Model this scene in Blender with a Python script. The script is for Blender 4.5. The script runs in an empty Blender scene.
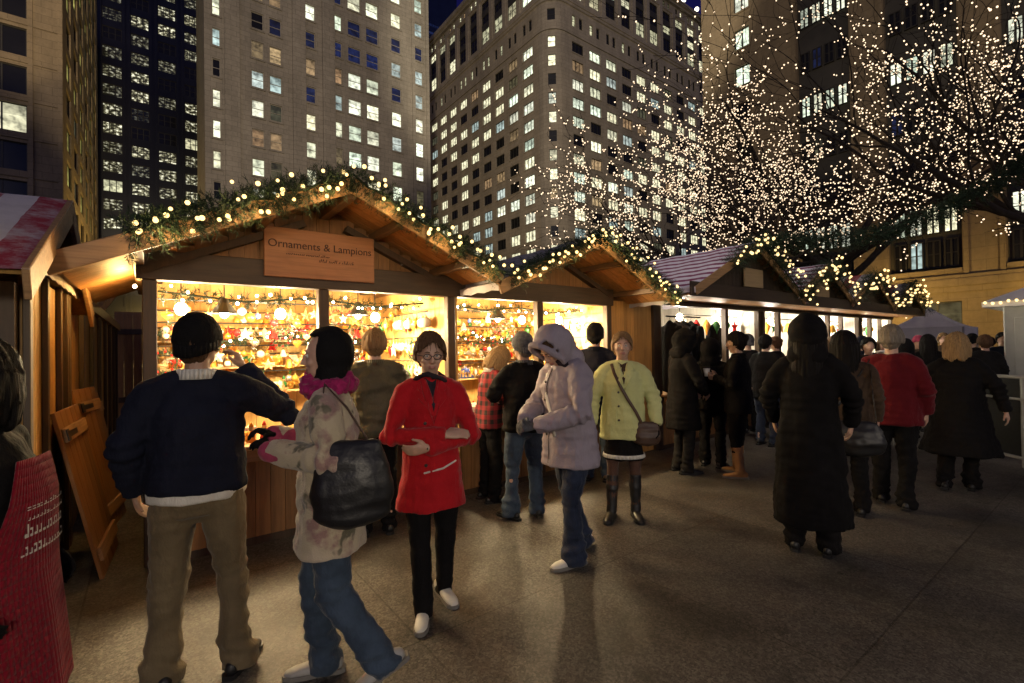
import bpy, math, random
import numpy as np
from mathutils import Vector, Matrix, Euler, noise
from mathutils.bvhtree import BVHTree
random.seed(7)
SC = bpy.context.scene
COL = SC.collection
R = math.radians

# ------------------------------------------------------------------ camera frame
FOC = 480.0
SN, CS = math.sin(R(37.03)), math.cos(R(37.03))
EYE = 1.6
TILT, ROLL = R(.6), R(.9)
fw = Vector((SN*math.cos(TILT), CS*math.cos(TILT), math.sin(TILT)))
_rt = Vector((CS, -SN, 0)); _up = Vector((-SN*math.sin(TILT), -CS*math.sin(TILT), math.cos(TILT)))
rt = _rt*math.cos(ROLL) - _up*math.sin(ROLL)
up = _up*math.cos(ROLL) + _rt*math.sin(ROLL)
def ray(px, py): return fw*FOC + rt*(px-512) - up*(py-341.5)
def on_ground(px, py, z=0):
    d = ray(px, py); k = (z-EYE)/d.z
    return Vector((d.x*k, d.y*k, z))
def on_y(px, py, y):
    d = ray(px, py); k = y/d.y
    return Vector((d.x*k, y, EYE+d.z*k))
def on_x(px, py, x):
    d = ray(px, py); k = x/d.x
    return Vector((x, d.y*k, EYE+d.z*k))
def at_depth(px, py, dep):
    d = ray(px, py)
    return Vector((0, 0, EYE)) + d*(dep/FOC)
cam = bpy.data.cameras.new('Camera'); camo = bpy.data.objects.new('Camera', cam); COL.objects.link(camo)
cam.sensor_width = 36; cam.lens = FOC*36/1024; cam.clip_start = .05; cam.clip_end = 2000
mw = Matrix((rt, up, -fw)).transposed().to_4x4(); mw.translation = (0, 0, EYE); camo.matrix_world = mw
SC.camera = camo

# ------------------------------------------------------------------ materials
MATS = {}
def nodes(name):
    m = bpy.data.materials.new(name); m.use_nodes = True
    nt = m.node_tree; b = nt.nodes['Principled BSDF']; MATS[name] = m
    return m, nt, b
def coord(nt, scale=(1, 1, 1), kind='Object'):
    tc = nt.nodes.new('ShaderNodeTexCoord'); mp = nt.nodes.new('ShaderNodeMapping')
    mp.inputs['Scale'].default_value = scale
    nt.links.new(tc.outputs[kind], mp.inputs['Vector']); return mp.outputs['Vector']
def tex(nt, v, scale, detail=3, rough=.6):
    n = nt.nodes.new('ShaderNodeTexNoise'); n.inputs['Scale'].default_value = scale
    n.inputs['Detail'].default_value = detail; n.inputs['Roughness'].default_value = rough
    nt.links.new(v, n.inputs['Vector']); return n.outputs['Fac']
def ramp(nt, f, stops):
    r = nt.nodes.new('ShaderNodeValToRGB'); e = r.color_ramp.elements
    while len(e) < len(stops): e.new(.5)
    for k, (p, c) in enumerate(stops):
        e[k].position = p; e[k].color = (*c, 1)
    nt.links.new(f, r.inputs['Fac']); return r.outputs['Color']
def bumpn(nt, b, h, strength, dist=.01):
    n = nt.nodes.new('ShaderNodeBump'); n.inputs['Strength'].default_value = strength
    n.inputs['Distance'].default_value = dist
    nt.links.new(h, n.inputs['Height']); nt.links.new(n.outputs['Normal'], b.inputs['Normal'])
def mathn(nt, op, a, b=None):
    n = nt.nodes.new('ShaderNodeMath'); n.operation = op
    for k, v in enumerate((a, b)):
        if v is None: continue
        if isinstance(v, (int, float)): n.inputs[k].default_value = v
        else: nt.links.new(v, n.inputs[k])
    return n.outputs[0]
def mixc(nt, f, a, b, mode='MIX'):
    n = nt.nodes.new('ShaderNodeMix'); n.data_type = 'RGBA'; n.blend_type = mode
    for k, v in ((0, f), (6, a), (7, b)):
        if isinstance(v, (int, float)): n.inputs[k].default_value = v
        elif isinstance(v, tuple): n.inputs[k].default_value = (*v, 1)
        else: nt.links.new(v, n.inputs[k])
    return n.outputs[2]
def mat(name, col, rough=.7, var=.2, vs=6, bump=0, bs=60, metal=0, spec=.5, bd=.01, sheen=0, stretch=(1, 1, 1), coat=0):
    m, nt, b = nodes(name)
    v = coord(nt, stretch)
    f = tex(nt, v, vs, 4)
    c = ramp(nt, f, [(.3, tuple(x*(1-var) for x in col)), (.7, tuple(min(1, x*(1+var)) for x in col))])
    nt.links.new(c, b.inputs['Base Color'])
    b.inputs['Roughness'].default_value = rough; b.inputs['Metallic'].default_value = metal
    b.inputs['Specular IOR Level'].default_value = spec
    if sheen: b.inputs['Sheen Weight'].default_value = sheen; b.inputs['Sheen Roughness'].default_value = .4
    if coat: b.inputs['Coat Weight'].default_value = coat
    if bump: bumpn(nt, b, tex(nt, v, bs, 5, .65), bump, bd)
    return m
def wood(name, col, grain='z', rough=.55, var=.45):
    m, nt, b = nodes(name)
    st = {'x': (.6, 9, 9), 'y': (9, .6, 9), 'z': (9, 9, .6)}[grain]
    v = coord(nt, st)
    f = tex(nt, v, 4, 6, .65)
    g = nt.nodes.new('ShaderNodeNewGeometry')
    c = ramp(nt, f, [(.25, tuple(x*(1-var) for x in col)), (.55, col), (.8, tuple(min(1, x*(1+var*.5)) for x in col))])
    isl = mathn(nt, 'ADD', mathn(nt, 'MULTIPLY', g.outputs['Random Per Island'], .5), .72)
    mulc = nt.nodes.new('ShaderNodeVectorMath'); mulc.operation = 'SCALE'
    nt.links.new(c, mulc.inputs[0]); nt.links.new(isl, mulc.inputs['Scale'])
    # knots and weather stains
    st2 = tex(nt, coord(nt), 2.2, 3)
    c2 = mixc(nt, ramp(nt, st2, [(.55, (0, 0, 0)), (.75, (.5, .5, .5))]), mulc.outputs[0], tuple(x*.45 for x in col))
    nt.links.new(c2, b.inputs['Base Color'])
    b.inputs['Roughness'].default_value = rough
    bumpn(nt, b, f, .35, .006)
    return m
def emit(name, col, strength, sample=True):
    m, nt, b = nodes(name)
    nt.nodes.remove(b)
    e = nt.nodes.new('ShaderNodeEmission'); e.inputs['Color'].default_value = (*col, 1)
    e.inputs['Strength'].default_value = strength
    nt.links.new(e.outputs[0], nt.nodes['Material Output'].inputs['Surface'])
    m.cycles.emission_sampling = 'AUTO' if sample else 'NONE'
    return m
def stone(name, col, bw=1.6, bh=.7, var=.18, joint=.6):
    m, nt, b = nodes(name)
    tc = nt.nodes.new('ShaderNodeTexCoord'); sp = nt.nodes.new('ShaderNodeSeparateXYZ')
    nt.links.new(tc.outputs['Object'], sp.inputs[0])
    cb = nt.nodes.new('ShaderNodeCombineXYZ')
    nt.links.new(mathn(nt, 'ADD', sp.outputs[0], sp.outputs[1]), cb.inputs[0]); nt.links.new(sp.outputs[2], cb.inputs[1])
    br = nt.nodes.new('ShaderNodeTexBrick'); br.inputs['Scale'].default_value = 1
    br.inputs['Brick Width'].default_value = bw; br.inputs['Row Height'].default_value = bh
    br.inputs['Mortar Size'].default_value = .02; br.inputs['Bias'].default_value = 0
    br.inputs['Color1'].default_value = (*[x*(1-var*.4) for x in col], 1); br.inputs['Color2'].default_value = (*[x*(1+var*.4) for x in col], 1)
    br.inputs['Mortar'].default_value = (*[x*joint for x in col], 1)
    nt.links.new(cb.outputs[0], br.inputs['Vector'])
    st = tex(nt, coord(nt, (.35, .35, .08)), 1.2, 5, .7)
    grime = ramp(nt, st, [(.3, (1-var*1.6,)*3), (.65, (1.05,)*3)])
    fine = ramp(nt, tex(nt, coord(nt), 3, 6, .7), [(.3, (.85,)*3), (.7, (1.1,)*3)])
    c = mixc(nt, 1.0, mixc(nt, 1.0, br.outputs['Color'], grime, 'MULTIPLY'), fine, 'MULTIPLY')
    nt.links.new(c, b.inputs['Base Color']); b.inputs['Roughness'].default_value = .85
    bumpn(nt, b, br.outputs['Fac'], -.3, .02)
    return m
def lit_window(name, cols, strength, spots=.3, dim=.15):
    """a room seen through glass at night: blinds part of the way down, lamps and furniture as broad light and dark, differing per window"""
    m, nt, b = nodes(name)
    oi = nt.nodes.new('ShaderNodeObjectInfo')
    rnd = oi.outputs['Random']
    c = ramp(nt, rnd, [(k/(len(cols)-1) if len(cols) > 1 else 0, x) for k, x in enumerate(cols)])
    tc = nt.nodes.new('ShaderNodeTexCoord')
    off = nt.nodes.new('ShaderNodeVectorMath'); off.operation = 'ADD'
    nt.links.new(tc.outputs['Object'], off.inputs[0])
    cb = nt.nodes.new('ShaderNodeCombineXYZ')
    nt.links.new(mathn(nt, 'MULTIPLY', rnd, 97.0), cb.inputs[0]); nt.links.new(mathn(nt, 'MULTIPLY', rnd, 31.0), cb.inputs[2])
    nt.links.new(cb.outputs[0], off.inputs[1])
    n1 = tex(nt, off.outputs[0], 1.3, 2)
    k1 = ramp(nt, n1, [(.3, (dim,)*3), (.55, (.75,)*3), (.75, (1.1,)*3)])
    # blind line
    sp = nt.nodes.new('ShaderNodeSeparateXYZ'); nt.links.new(tc.outputs['Object'], sp.inputs[0])
    r2 = mathn(nt, 'FRACT', mathn(nt, 'MULTIPLY', rnd, 57.3))
    blind = mathn(nt, 'GREATER_THAN', sp.outputs[2], mathn(nt, 'ADD', mathn(nt, 'MULTIPLY', r2, 2.2), .5))
    k2 = mathn(nt, 'SUBTRACT', 1.0, mathn(nt, 'MULTIPLY', blind, .35))
    lev = mathn(nt, 'ADD', mathn(nt, 'MULTIPLY', mathn(nt, 'FRACT', mathn(nt, 'MULTIPLY', rnd, 13.7)), .8), .45)
    st = mathn(nt, 'MULTIPLY', mathn(nt, 'MULTIPLY', k2, lev), strength)
    e = b.inputs
    e['Base Color'].default_value = (.02, .02, .02, 1); e['Roughness'].default_value = .08
    nt.links.new(mixc(nt, 1.0, c, k1, 'MULTIPLY'), e['Emission Color']); nt.links.new(st, e['Emission Strength'])
    m.cycles.emission_sampling = 'NONE'
    return m

# ------------------------------------------------------------------ mesh builder
class MB:
    def __init__(s): s.v = []; s.f = []; s.m = []
    def face(s, pts, mi=0):
        b = len(s.v); s.v += [tuple(p) for p in pts]; s.f.append(tuple(range(b, b+len(pts)))); s.m.append(mi)
    def obox(s, c, ax, ay, az, mi=0):
        c, ax, ay, az = Vector(c), Vector(ax), Vector(ay), Vector(az); b = len(s.v)
        for k in (-1, 1):
            for j in (-1, 1):
                for i in (-1, 1): s.v.append(tuple(c+ax*i+ay*j+az*k))
        for q in ((0, 2, 3, 1), (4, 5, 7, 6), (0, 1, 5, 4), (2, 6, 7, 3), (0, 4, 6, 2), (1, 3, 7, 5)):
            s.f.append(tuple(b+i for i in q)); s.m.append(mi)
    def box(s, x0, x1, y0, y1, z0, z1, mi=0):
        s.obox(((x0+x1)/2, (y0+y1)/2, (z0+z1)/2), ((x1-x0)/2, 0, 0), (0, (y1-y0)/2, 0), (0, 0, (z1-z0)/2), mi)
    def beam(s, a, b, w, h, upv=(0, 0, 1), mi=0):
        a, b = Vector(a), Vector(b); t = (b-a)
        L = t.length; t.normalize(); sd = t.cross(Vector(upv)).normalized(); u = sd.cross(t)
        s.obox((a+b)/2, t*L/2, sd*w/2, u*h/2, mi)
    def tube(s, pts, rad, n=8, mi=0, hint=(1, 0, 0), round_caps=True):
        pts = [Vector(p) for p in pts]; rad = [(r, r) if not isinstance(r, tuple) else r for r in rad]
        N = len(pts); rings = []
        tg = []
        for i in range(N):
            t = pts[min(i+1, N-1)]-pts[max(i-1, 0)]
            tg.append(t.normalized() if t.length > 1e-9 else Vector((0, 0, 1)))
        sd = Vector(hint)
        def frame(t, sd):
            x = sd - t*sd.dot(t)
            if x.length < 1e-4: x = t.orthogonal()
            x.normalize(); return x, t.cross(x)
        seq = []
        if round_caps:
            r = min(rad[0])
            for k in (.25, .7): seq.append((pts[0]-tg[0]*r*math.cos(k*1.57)*.8, tuple(q*math.sin(k*1.57) for q in rad[0]), tg[0]))
        for i in range(N): seq.append((pts[i], rad[i], tg[i]))
        if round_caps:
            r = min(rad[-1])
            for k in (.7, .25): seq.append((pts[-1]+tg[-1]*r*math.cos(k*1.57)*.8, tuple(q*math.sin(k*1.57) for q in rad[-1]), tg[-1]))
        b0 = len(s.v)
        for p, r, t in seq:
            x, y = frame(t, sd); sd = x
            for k in range(n):
                a = 2*math.pi*k/n; s.v.append(tuple(p+x*(r[0]*math.cos(a))+y*(r[1]*math.sin(a))))
        for i in range(len(seq)-1):
            for k in range(n):
                a = b0+i*n+k; c = b0+i*n+(k+1) % n
                s.f.append((a, c, c+n, a+n)); s.m.append(mi)
        s.f.append(tuple(b0+k for k in reversed(range(n)))); s.m.append(mi)
        e = b0+(len(seq)-1)*n; s.f.append(tuple(e+k for k in range(n))); s.m.append(mi)
    def ell(s, c, r, nu=12, nv=8, mi=0, keep=None, rot=None):
        if not isinstance(r, tuple): r = (r, r, r)
        c = Vector(c); b = len(s.v)
        def P(i, j):
            th = math.pi*j/nv; ph = 2*math.pi*i/nu
            return Vector((math.sin(th)*math.cos(ph), math.sin(th)*math.sin(ph), math.cos(th)))
        for j in range(nv+1):
            for i in range(nu):
                d = P(i, j); q = Vector((d.x*r[0], d.y*r[1], d.z*r[2]))
                if rot is not None: q = rot @ q
                s.v.append(tuple(c+q))
        for j in range(nv):
            for i in range(nu):
                if keep and not keep(P(i+.5, j+.5)): continue
                a = b+j*nu+i; a2 = b+j*nu+(i+1) % nu
                q = [a, a+nu, a2+nu, a2]
                if j == 0: q = [a, a+nu, a2+nu]
                elif j == nv-1: q = [a, a+nu, a2]
                s.f.append(tuple(q)); s.m.append(mi)
    def xf(s, M):
        s.v = [tuple(M @ Vector(p)) for p in s.v]; return s
    def mesh(s, name, mats, smooth=False):
        me = bpy.data.meshes.new(name); me.from_pydata(s.v, [], s.f)
        for m in (mats if isinstance(mats, (list, tuple)) else [mats]): me.materials.append(m)
        me.polygons.foreach_set('material_index', s.m)
        if smooth: me.polygons.foreach_set('use_smooth', [True]*len(s.f))
        me.update(); return me
    def build(s, name, mats, parent=None, smooth=False, bevel=0, loc=None):
        o = bpy.data.objects.new(name, s.mesh(name, mats, smooth)); COL.objects.link(o)
        if parent is not None: o.parent = parent
        if loc is not None: o.location = loc
        if bevel:
            b = o.modifiers.new('edge', 'BEVEL'); b.width = bevel; b.segments = 1; b.limit_method = 'ANGLE'
        return o
def empty(name, loc=(0, 0, 0), rz=0):
    o = bpy.data.objects.new(name, None); COL.objects.link(o); o.location = loc; o.rotation_euler = (0, 0, rz); o.empty_display_size = .1
    return o
def tag(o, label=None, cat=None, group=None, kind=None):
    if label: o['label'] = label
    if cat: o['category'] = cat
    if group: o['group'] = group
    if kind: o['kind'] = kind
    return o
def inst(me, name, loc, rot=(0, 0, 0), parent=None, scale=1):
    o = bpy.data.objects.new(name, me); COL.objects.link(o); o.location = loc; o.rotation_euler = rot
    o.scale = (scale,)*3 if not isinstance(scale, tuple) else scale
    if parent is not None: o.parent = parent
    return o
def remesh(mb, vox, smooth=3, disp=None, fac=.6, solid=0):
    """one continuous skin over the built shapes; returns mesh data"""
    me = mb.mesh('tmp', [], True); o = bpy.data.objects.new('tmp', me); COL.objects.link(o)
    if solid:
        so = o.modifiers.new('s', 'SOLIDIFY'); so.thickness = solid; so.offset = 0
    r = o.modifiers.new('r', 'REMESH'); r.mode = 'VOXEL'; r.voxel_size = vox; r.use_smooth_shade = True
    if smooth:
        sm = o.modifiers.new('m', 'SMOOTH'); sm.iterations = smooth; sm.factor = fac
    dg = bpy.context.evaluated_depsgraph_get(); dg.update()
    out = bpy.data.meshes.new_from_object(o.evaluated_get(dg))
    bpy.data.objects.remove(o); bpy.data.meshes.remove(me)
    if disp:
        n = len(out.vertices); co = np.empty(n*3); no = np.empty(n*3)
        out.vertices.foreach_get('co', co); out.vertices.foreach_get('normal', no)
        co = co.reshape(-1, 3); no = no.reshape(-1, 3)
        d = np.array([disp(Vector(c), Vector(q)) for c, q in zip(co, no)])
        if d.ndim == 1: co = co+no*d[:, None]
        else: co = co+d
        out.vertices.foreach_set('co', co.ravel()); out.update()
    out.polygons.foreach_set('use_smooth', [True]*len(out.polygons))
    return out
def link(me, name, mats, parent):
    me.materials.clear()
    for m in (mats if isinstance(mats, (list, tuple)) else [mats]): me.materials.append(m)
    o = bpy.data.objects.new(name, me); COL.objects.link(o); o.parent = parent
    return o
def textmesh(body, size, name, m, parent, loc, rot, extrude=.002):
    cu = bpy.data.curves.new('t', 'FONT'); cu.body = body; cu.size = size; cu.align_x = 'CENTER'; cu.align_y = 'CENTER'; cu.extrude = extrude
    t = bpy.data.objects.new('t', cu); COL.objects.link(t)
    dg = bpy.context.evaluated_depsgraph_get(); dg.update()
    me = bpy.data.meshes.new_from_object(t.evaluated_get(dg)); bpy.data.objects.remove(t)
    o = link(me, name, m, parent); o.location = loc; o.rotation_euler = rot
    return o

# ------------------------------------------------------------------ world and city glow
w = bpy.data.worlds.new('World'); SC.world = w; w.use_nodes = True
wn = w.node_tree; bg = wn.nodes['Background']
sky = wn.nodes.new('ShaderNodeTexSky'); sky.sky_type = 'NISHITA'; sky.sun_disc = False
SUN_EL, SUN_AZ = R(9), R(208)
sky.sun_elevation = R(-3.5); sky.sun_rotation = SUN_AZ; sky.ozone_density = 6; sky.air_density = 1.3
wn.links.new(sky.outputs[0], bg.inputs['Color']); bg.inputs['Strength'].default_value = 2.2
sl = bpy.data.lights.new('Sun', 'SUN'); sl.energy = .28; sl.angle = R(60); sl.color = (1, .84, .64)
so = bpy.data.objects.new('Sun', sl); COL.objects.link(so)
# light travels from behind the eye, low, towards the facades
so.rotation_euler = Vector((.62, .77, -.10)).to_track_quat('-Z', 'Y').to_euler()
SC.view_settings.view_transform = 'Standard'; SC.view_settings.look = 'None'
SC.view_settings.exposure = 0; SC.view_settings.gamma = 1
cy = SC.cycles; cy.use_denoising = True; cy.sample_clamp_indirect = 4; cy.max_bounces = 6; cy.diffuse_bounces = 3
cy.glossy_bounces = 3; cy.use_light_tree = True; cy.caustics_reflective = False; cy.caustics_refractive = False
try: cy.denoiser = 'OPENIMAGEDENOISE'
except Exception: pass

# ------------------------------------------------------------------ ground
def ground_mat():
    m, nt, b = nodes('granite_paving')
    tc = nt.nodes.new('ShaderNodeTexCoord'); v = tc.outputs['Object']
    br = nt.nodes.new('ShaderNodeTexBrick'); br.offset = 0; br.inputs['Scale'].default_value = 1
    br.inputs['Brick Width'].default_value = 1.52; br.inputs['Row Height'].default_value = 1.52
    br.inputs['Mortar Size'].default_value = .007; br.inputs['Mortar Smooth'].default_value = .3
    br.inputs['Color1'].default_value = (.92, .9, .88, 1); br.inputs['Color2'].default_value = (1.1, 1.08, 1.05, 1); br.inputs['Mortar'].default_value = (.6, .57, .53, 1)
    mp = nt.nodes.new('ShaderNodeMapping'); mp.inputs['Location'].default_value = (.35, .62, 0); nt.links.new(v, mp.inputs[0])
    nt.links.new(mp.outputs[0], br.inputs['Vector'])
    sp = nt.nodes.new('ShaderNodeTexVoronoi'); sp.inputs['Scale'].default_value = 80; nt.links.new(v, sp.inputs['Vector'])
    speck = ramp(nt, sp.outputs['Color'], [(.15, (.03, .028, .026)), (.5, (.19, .18, .165)), (.85, (.46, .435, .40))])
    f2 = tex(nt, v, 130, 3, .7)
    speck = mixc(nt, .5, speck, ramp(nt, f2, [(.38, (.05, .045, .04)), (.62, (.36, .33, .30))]))
    big = ramp(nt, tex(nt, v, .55, 5, .65), [(.3, (.62,)*3), (.7, (1.12,)*3)])
    spots = ramp(nt, tex(nt, v, 4.5, 3, .5), [(.28, (.6,)*3), (.36, (1,)*3)])
    c = mixc(nt, 1.0, mixc(nt, 1.0, mixc(nt, 1.0, speck, br.outputs['Color'], 'MULTIPLY'), big, 'MULTIPLY'), spots, 'MULTIPLY')
    dk = nt.nodes.new('ShaderNodeVectorMath'); dk.operation = 'SCALE'; dk.inputs['Scale'].default_value = .43; nt.links.new(c, dk.inputs[0])
    damp = ramp(nt, tex(nt, v, .9, 4, .6), [(.5, (1,)*3), (.62, (.55,)*3)]); gm = nt.nodes.new('ShaderNodeTexVoronoi'); gm.inputs['Scale'].default_value = 2.6; nt.links.new(v, gm.inputs['Vector'])
    gum = ramp(nt, gm.outputs['Distance'], [(.05, (.35,)*3), (.075, (1,)*3)])      # trodden chewing gum
    nt.links.new(mixc(nt, 1.0, mixc(nt, 1.0, dk.outputs[0], damp, 'MULTIPLY'), gum, 'MULTIPLY'), b.inputs['Base Color'])
    rr = ramp(nt, tex(nt, v, 1.3, 4), [(.3, (.42,)*3), (.7, (.75,)*3)]); nt.links.new(rr, b.inputs['Roughness'])
    b.inputs['Specular IOR Level'].default_value = .4
    h = mathn(nt, 'SUBTRACT', mathn(nt, 'MULTIPLY', f2, .25), br.outputs['Fac'])
    bumpn(nt, b, h, .5, .004)
    return m
g = MB(); g.face([(-700, -700, 0), (700, -700, 0), (700, 700, 0), (-700, 700, 0)])
tag(g.build('ground', ground_mat()), kind='structure')
mat('asphalt', (.05, .05, .052), .8, .25, 3, .4, 90)
g = MB(); g.face([(-300, 44, .004), (300, 44, .004), (300, 58, .004), (-300, 58, .004)])
tag(g.build('road', MATS['asphalt']), kind='structure')
mat('kerb_stone', (.3, .29, .27), .85, .15, 4, .3, 40)
g = MB(); g.box(-300, 300, 43.7, 44, 0, .12); g.box(-300, 300, 58, 58.3, 0, .12)
tag(g.build('kerb', MATS['kerb_stone']), kind='structure')

# ------------------------------------------------------------------ buildings
stone('limestone', (.36, .30, .235)); stone('limestone_grey', (.34, .305, .25), 1.2, .6); stone('limestone_tan', (.25, .19, .12), 2.2, .95, .14, .75)
stone('limestone_brown', (.30, .235, .155), 1.6, .8)
mat('bronze_frame', (.03, .027, .022), .45, .2, 3); mat('white_sash', (.35, .32, .26), .6, .1, 3)
mat('dark_glass', (.016, .016, .016), .12, .2, .4, 0, metal=0, spec=.35)
mat('blue_glass', (.03, .045, .12), .06, .4, .5, spec=.9)
mat('curtain_wall', (.012, .012, .014), .3, .3, .3)
mat('spandrel', (.05, .045, .038), .6, .3, .5)
mat('roof_tar', (.04, .04, .042), .9)
WHITE, WARM, GREEN, ORANGE = (.95, 1, .8), (1, .86, .5), (.75, 1, .72), (1, .62, .3)
lit_window('window_bright', [(.95, 1, .80), (1, .93, .6), (.84, 1, .78), (1, .97, .74)], 2.1)
lit_window('window_cool', [(.75, 1, .95), (.9, 1, .9)], .9)
lit_window('window_amber', [(1, .72, .36), (1, .6, .3), (1, .85, .45)], .62)
lit_window('window_dim', [(.5, .52, .32), (.65, .55, .28)], .25)
lit_window('window_blue', [(.05, .09, .4), (.07, .1, .32)], .22)
lit_window('window_yellow', [(1, .85, .25), (.8, .75, .2)], .7)
lit_window('window_office', [(.95, .95, .6), (1, .9, .55)], 1.0, dim=.0)
def spot_window(name):
    # open-plan floor seen from far below: dark glass, a few bright ceiling fittings
    m, nt, b = nodes(name); oi = nt.nodes.new('ShaderNodeObjectInfo'); tc = nt.nodes.new('ShaderNodeTexCoord')
    off = nt.nodes.new('ShaderNodeVectorMath'); off.operation = 'ADD'; nt.links.new(tc.outputs['Object'], off.inputs[0])
    cb = nt.nodes.new('ShaderNodeCombineXYZ'); nt.links.new(mathn(nt, 'MULTIPLY', oi.outputs['Random'], 83.0), cb.inputs[0]); nt.links.new(cb.outputs[0], off.inputs[1])
    st = nt.nodes.new('ShaderNodeMapping'); st.inputs['Scale'].default_value = (1, 1, 1.6); nt.links.new(off.outputs[0], st.inputs[0])
    f = tex(nt, st.outputs[0], 1.5, 2, .5)
    nt.links.new(ramp(nt, f, [(.46, (.02, .018, .01)), (.57, (.28, .26, .15)), (.66, (1, .97, .72))]), b.inputs['Emission Color']); nt.links.new(mathn(nt, 'ADD', mathn(nt, 'MULTIPLY', mathn(nt, 'FRACT', mathn(nt, 'MULTIPLY', oi.outputs['Random'], 17.0)), 1.5), .08), b.inputs['Emission Strength'])
    b.inputs['Base Color'].default_value = (.012, .012, .014, 1); b.inputs['Roughness'].default_value = .08; m.cycles.emission_sampling = 'NONE'
spot_window('window_spots')
VAR = {'B': 'window_bright', 'C': 'window_cool', 'A': 'window_amber', 'D': 'dark_glass', 'M': 'window_dim', 'U': 'window_blue', 'Y': 'window_yellow', 'O': 'window_office', 'S': 'window_spots'}
_wc = {}
def win_mesh(wd, h, nx, ny, var, fr='bronze_frame', fwid=.09):
    """one window, x along the wall, y into it: frame and bars, panes set back"""
    k = (round(wd, 2), round(h, 2), nx, ny, var, fr)
    if k in _wc: return _wc[k]
    m = MB(); d = .06
    m.box(0, wd, -d, d, 0, fwid); m.box(0, wd, -d, d, h-fwid, h)
    m.box(0, fwid, -d, d, fwid, h-fwid); m.box(wd-fwid, wd, -d, d, fwid, h-fwid)
    for i in range(1, nx): x = wd*i/nx; m.box(x-fwid*.7, x+fwid*.7, -d*.8, d*.8, fwid, h-fwid)
    for i in range(1, ny): z = h*i/ny; m.box(fwid, wd-fwid, -d*.6, d*.6, z-fwid*.4, z+fwid*.4)
    m.face([(fwid, .02, fwid), (wd-fwid, .02, fwid), (wd-fwid, .02, h-fwid), (fwid, .02, h-fwid)], 1)
    _wc[k] = m.mesh('window', [MATS[fr], MATS[VAR[var]]]); return _wc[k]
class Facade:
    """a wall with real openings; u runs along it, N points outward"""
    def __init__(s, O, U, N): s.O = Vector((O[0], O[1], 0)); s.U = Vector((*U, 0)); s.N = Vector((*N, 0)); s.wins = []
    def P(s, u, z, d=0): p = s.O+s.U*u+s.N*d; return (p.x, p.y, z)
    def wall(s, mb, u0, u1, z0, z1, cols, rows, rec=.3, mi=0):
        us = sorted({u0, u1, *[c for q in cols for c in q]}); zs = sorted({z0, z1, *[c for q in rows for c in q]})
        us = [u for u in us if u0 <= u <= u1]; zs = [z for z in zs if z0 <= z <= z1]
        opc = [(a, b) for a, b in cols]; opr = [(a, b) for a, b in rows]
        flip = s.U.cross(Vector((0, 0, 1))).dot(s.N) < 0
        def F(pts):
            mb.face(list(reversed(pts)) if flip else pts, mi)
        for z in range(len(zs)-1):
            inrow = any(a <= zs[z] and zs[z+1] <= b for a, b in opr)
            if not inrow:
                F([s.P(u0, zs[z]), s.P(u1, zs[z]), s.P(u1, zs[z+1]), s.P(u0, zs[z+1])]); continue
            for i in range(len(us)-1):
                if any(a <= us[i] and us[i+1] <= b for a, b in opc): continue
                F([s.P(us[i], zs[z]), s.P(us[i+1], zs[z]), s.P(us[i+1], zs[z+1]), s.P(us[i], zs[z+1])])
        for a, b in opc:
            for c, d in opr:
                if not (u0 <= a and b <= u1 and z0 <= c and d <= z1): continue
                for q in (((a, c, 0), (a, c, -rec), (a, d, -rec), (a, d, 0)), ((b, c, -rec), (b, c, 0), (b, d, 0), (b, d, -rec)),
                          ((a, c, 0), (b, c, 0), (b, c, -rec), (a, c, -rec)), ((a, d, -rec), (b, d, -rec), (b, d, 0), (a, d, 0))):
                    mb.face([s.P(*t) for t in q], mi)
                s.wins.append((a, b, c, d, rec))
    def slab(s, mb, u0, u1, z0, z1, d0, d1, mi=0):
        c = (Vector(s.P(u0, z0, d0))+Vector(s.P(u1, z1, d1)))/2
        mb.obox(c, s.U*(u1-u0)/2, s.N*(d1-d0)/2, (0, 0, (z1-z0)/2), mi)
    def place(s, a, b, c, d, rec, var, root, nx=1, ny=2, fr='bronze_frame'):
        # window x axis follows U so that +y goes into the wall
        me = win_mesh(b-a, d-c, nx, ny, var, fr)
        inw = -s.N
        right_handed = s.U.cross(inw).z > 0
        X = s.U if right_handed else -s.U
        o0 = Vector(s.P(a if right_handed else b, c, -rec+.07))
        return inst(me, 'window', o0, (0, 0, math.atan2(X.y, X.x)), root)
def pick(wts):
    return random.choices(list(wts.keys()), list(wts.values()))[0]
def extra_windows(lst, root):
    """what goes past a hundred windows on one building: one part"""
    mb = {}; mats = []
    V = []; Fc = []; Mi = []
    for (me, M) in lst:
        b = len(V); idx = []
        for m in me.materials:
            if m not in mats: mats.append(m)
            idx.append(mats.index(m))
        V += [tuple(M @ v.co) for v in me.vertices]
        for p in me.polygons: Fc.append(tuple(b+i for i in p.vertices)); Mi.append(idx[p.material_index])
    m = MB(); m.v = V; m.f = Fc; m.m = Mi
    o = m.build('windows_beyond', mats, root); o['kind'] = 'stuff'
def finish_windows(root, wins, limit=100):
    """wins: list of window objects, the ones that show largest first"""
    if len(wins) <= limit: return
    bpy.context.view_layer.update()
    rest = wins[limit:]; lst = []
    for o in rest:
        lst.append((o.data, Matrix.Translation(o.location) @ Euler(o.rotation_euler).to_matrix().to_4x4()))
    extra_windows(lst, root)
    for o in rest: bpy.data.objects.remove(o)

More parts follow.
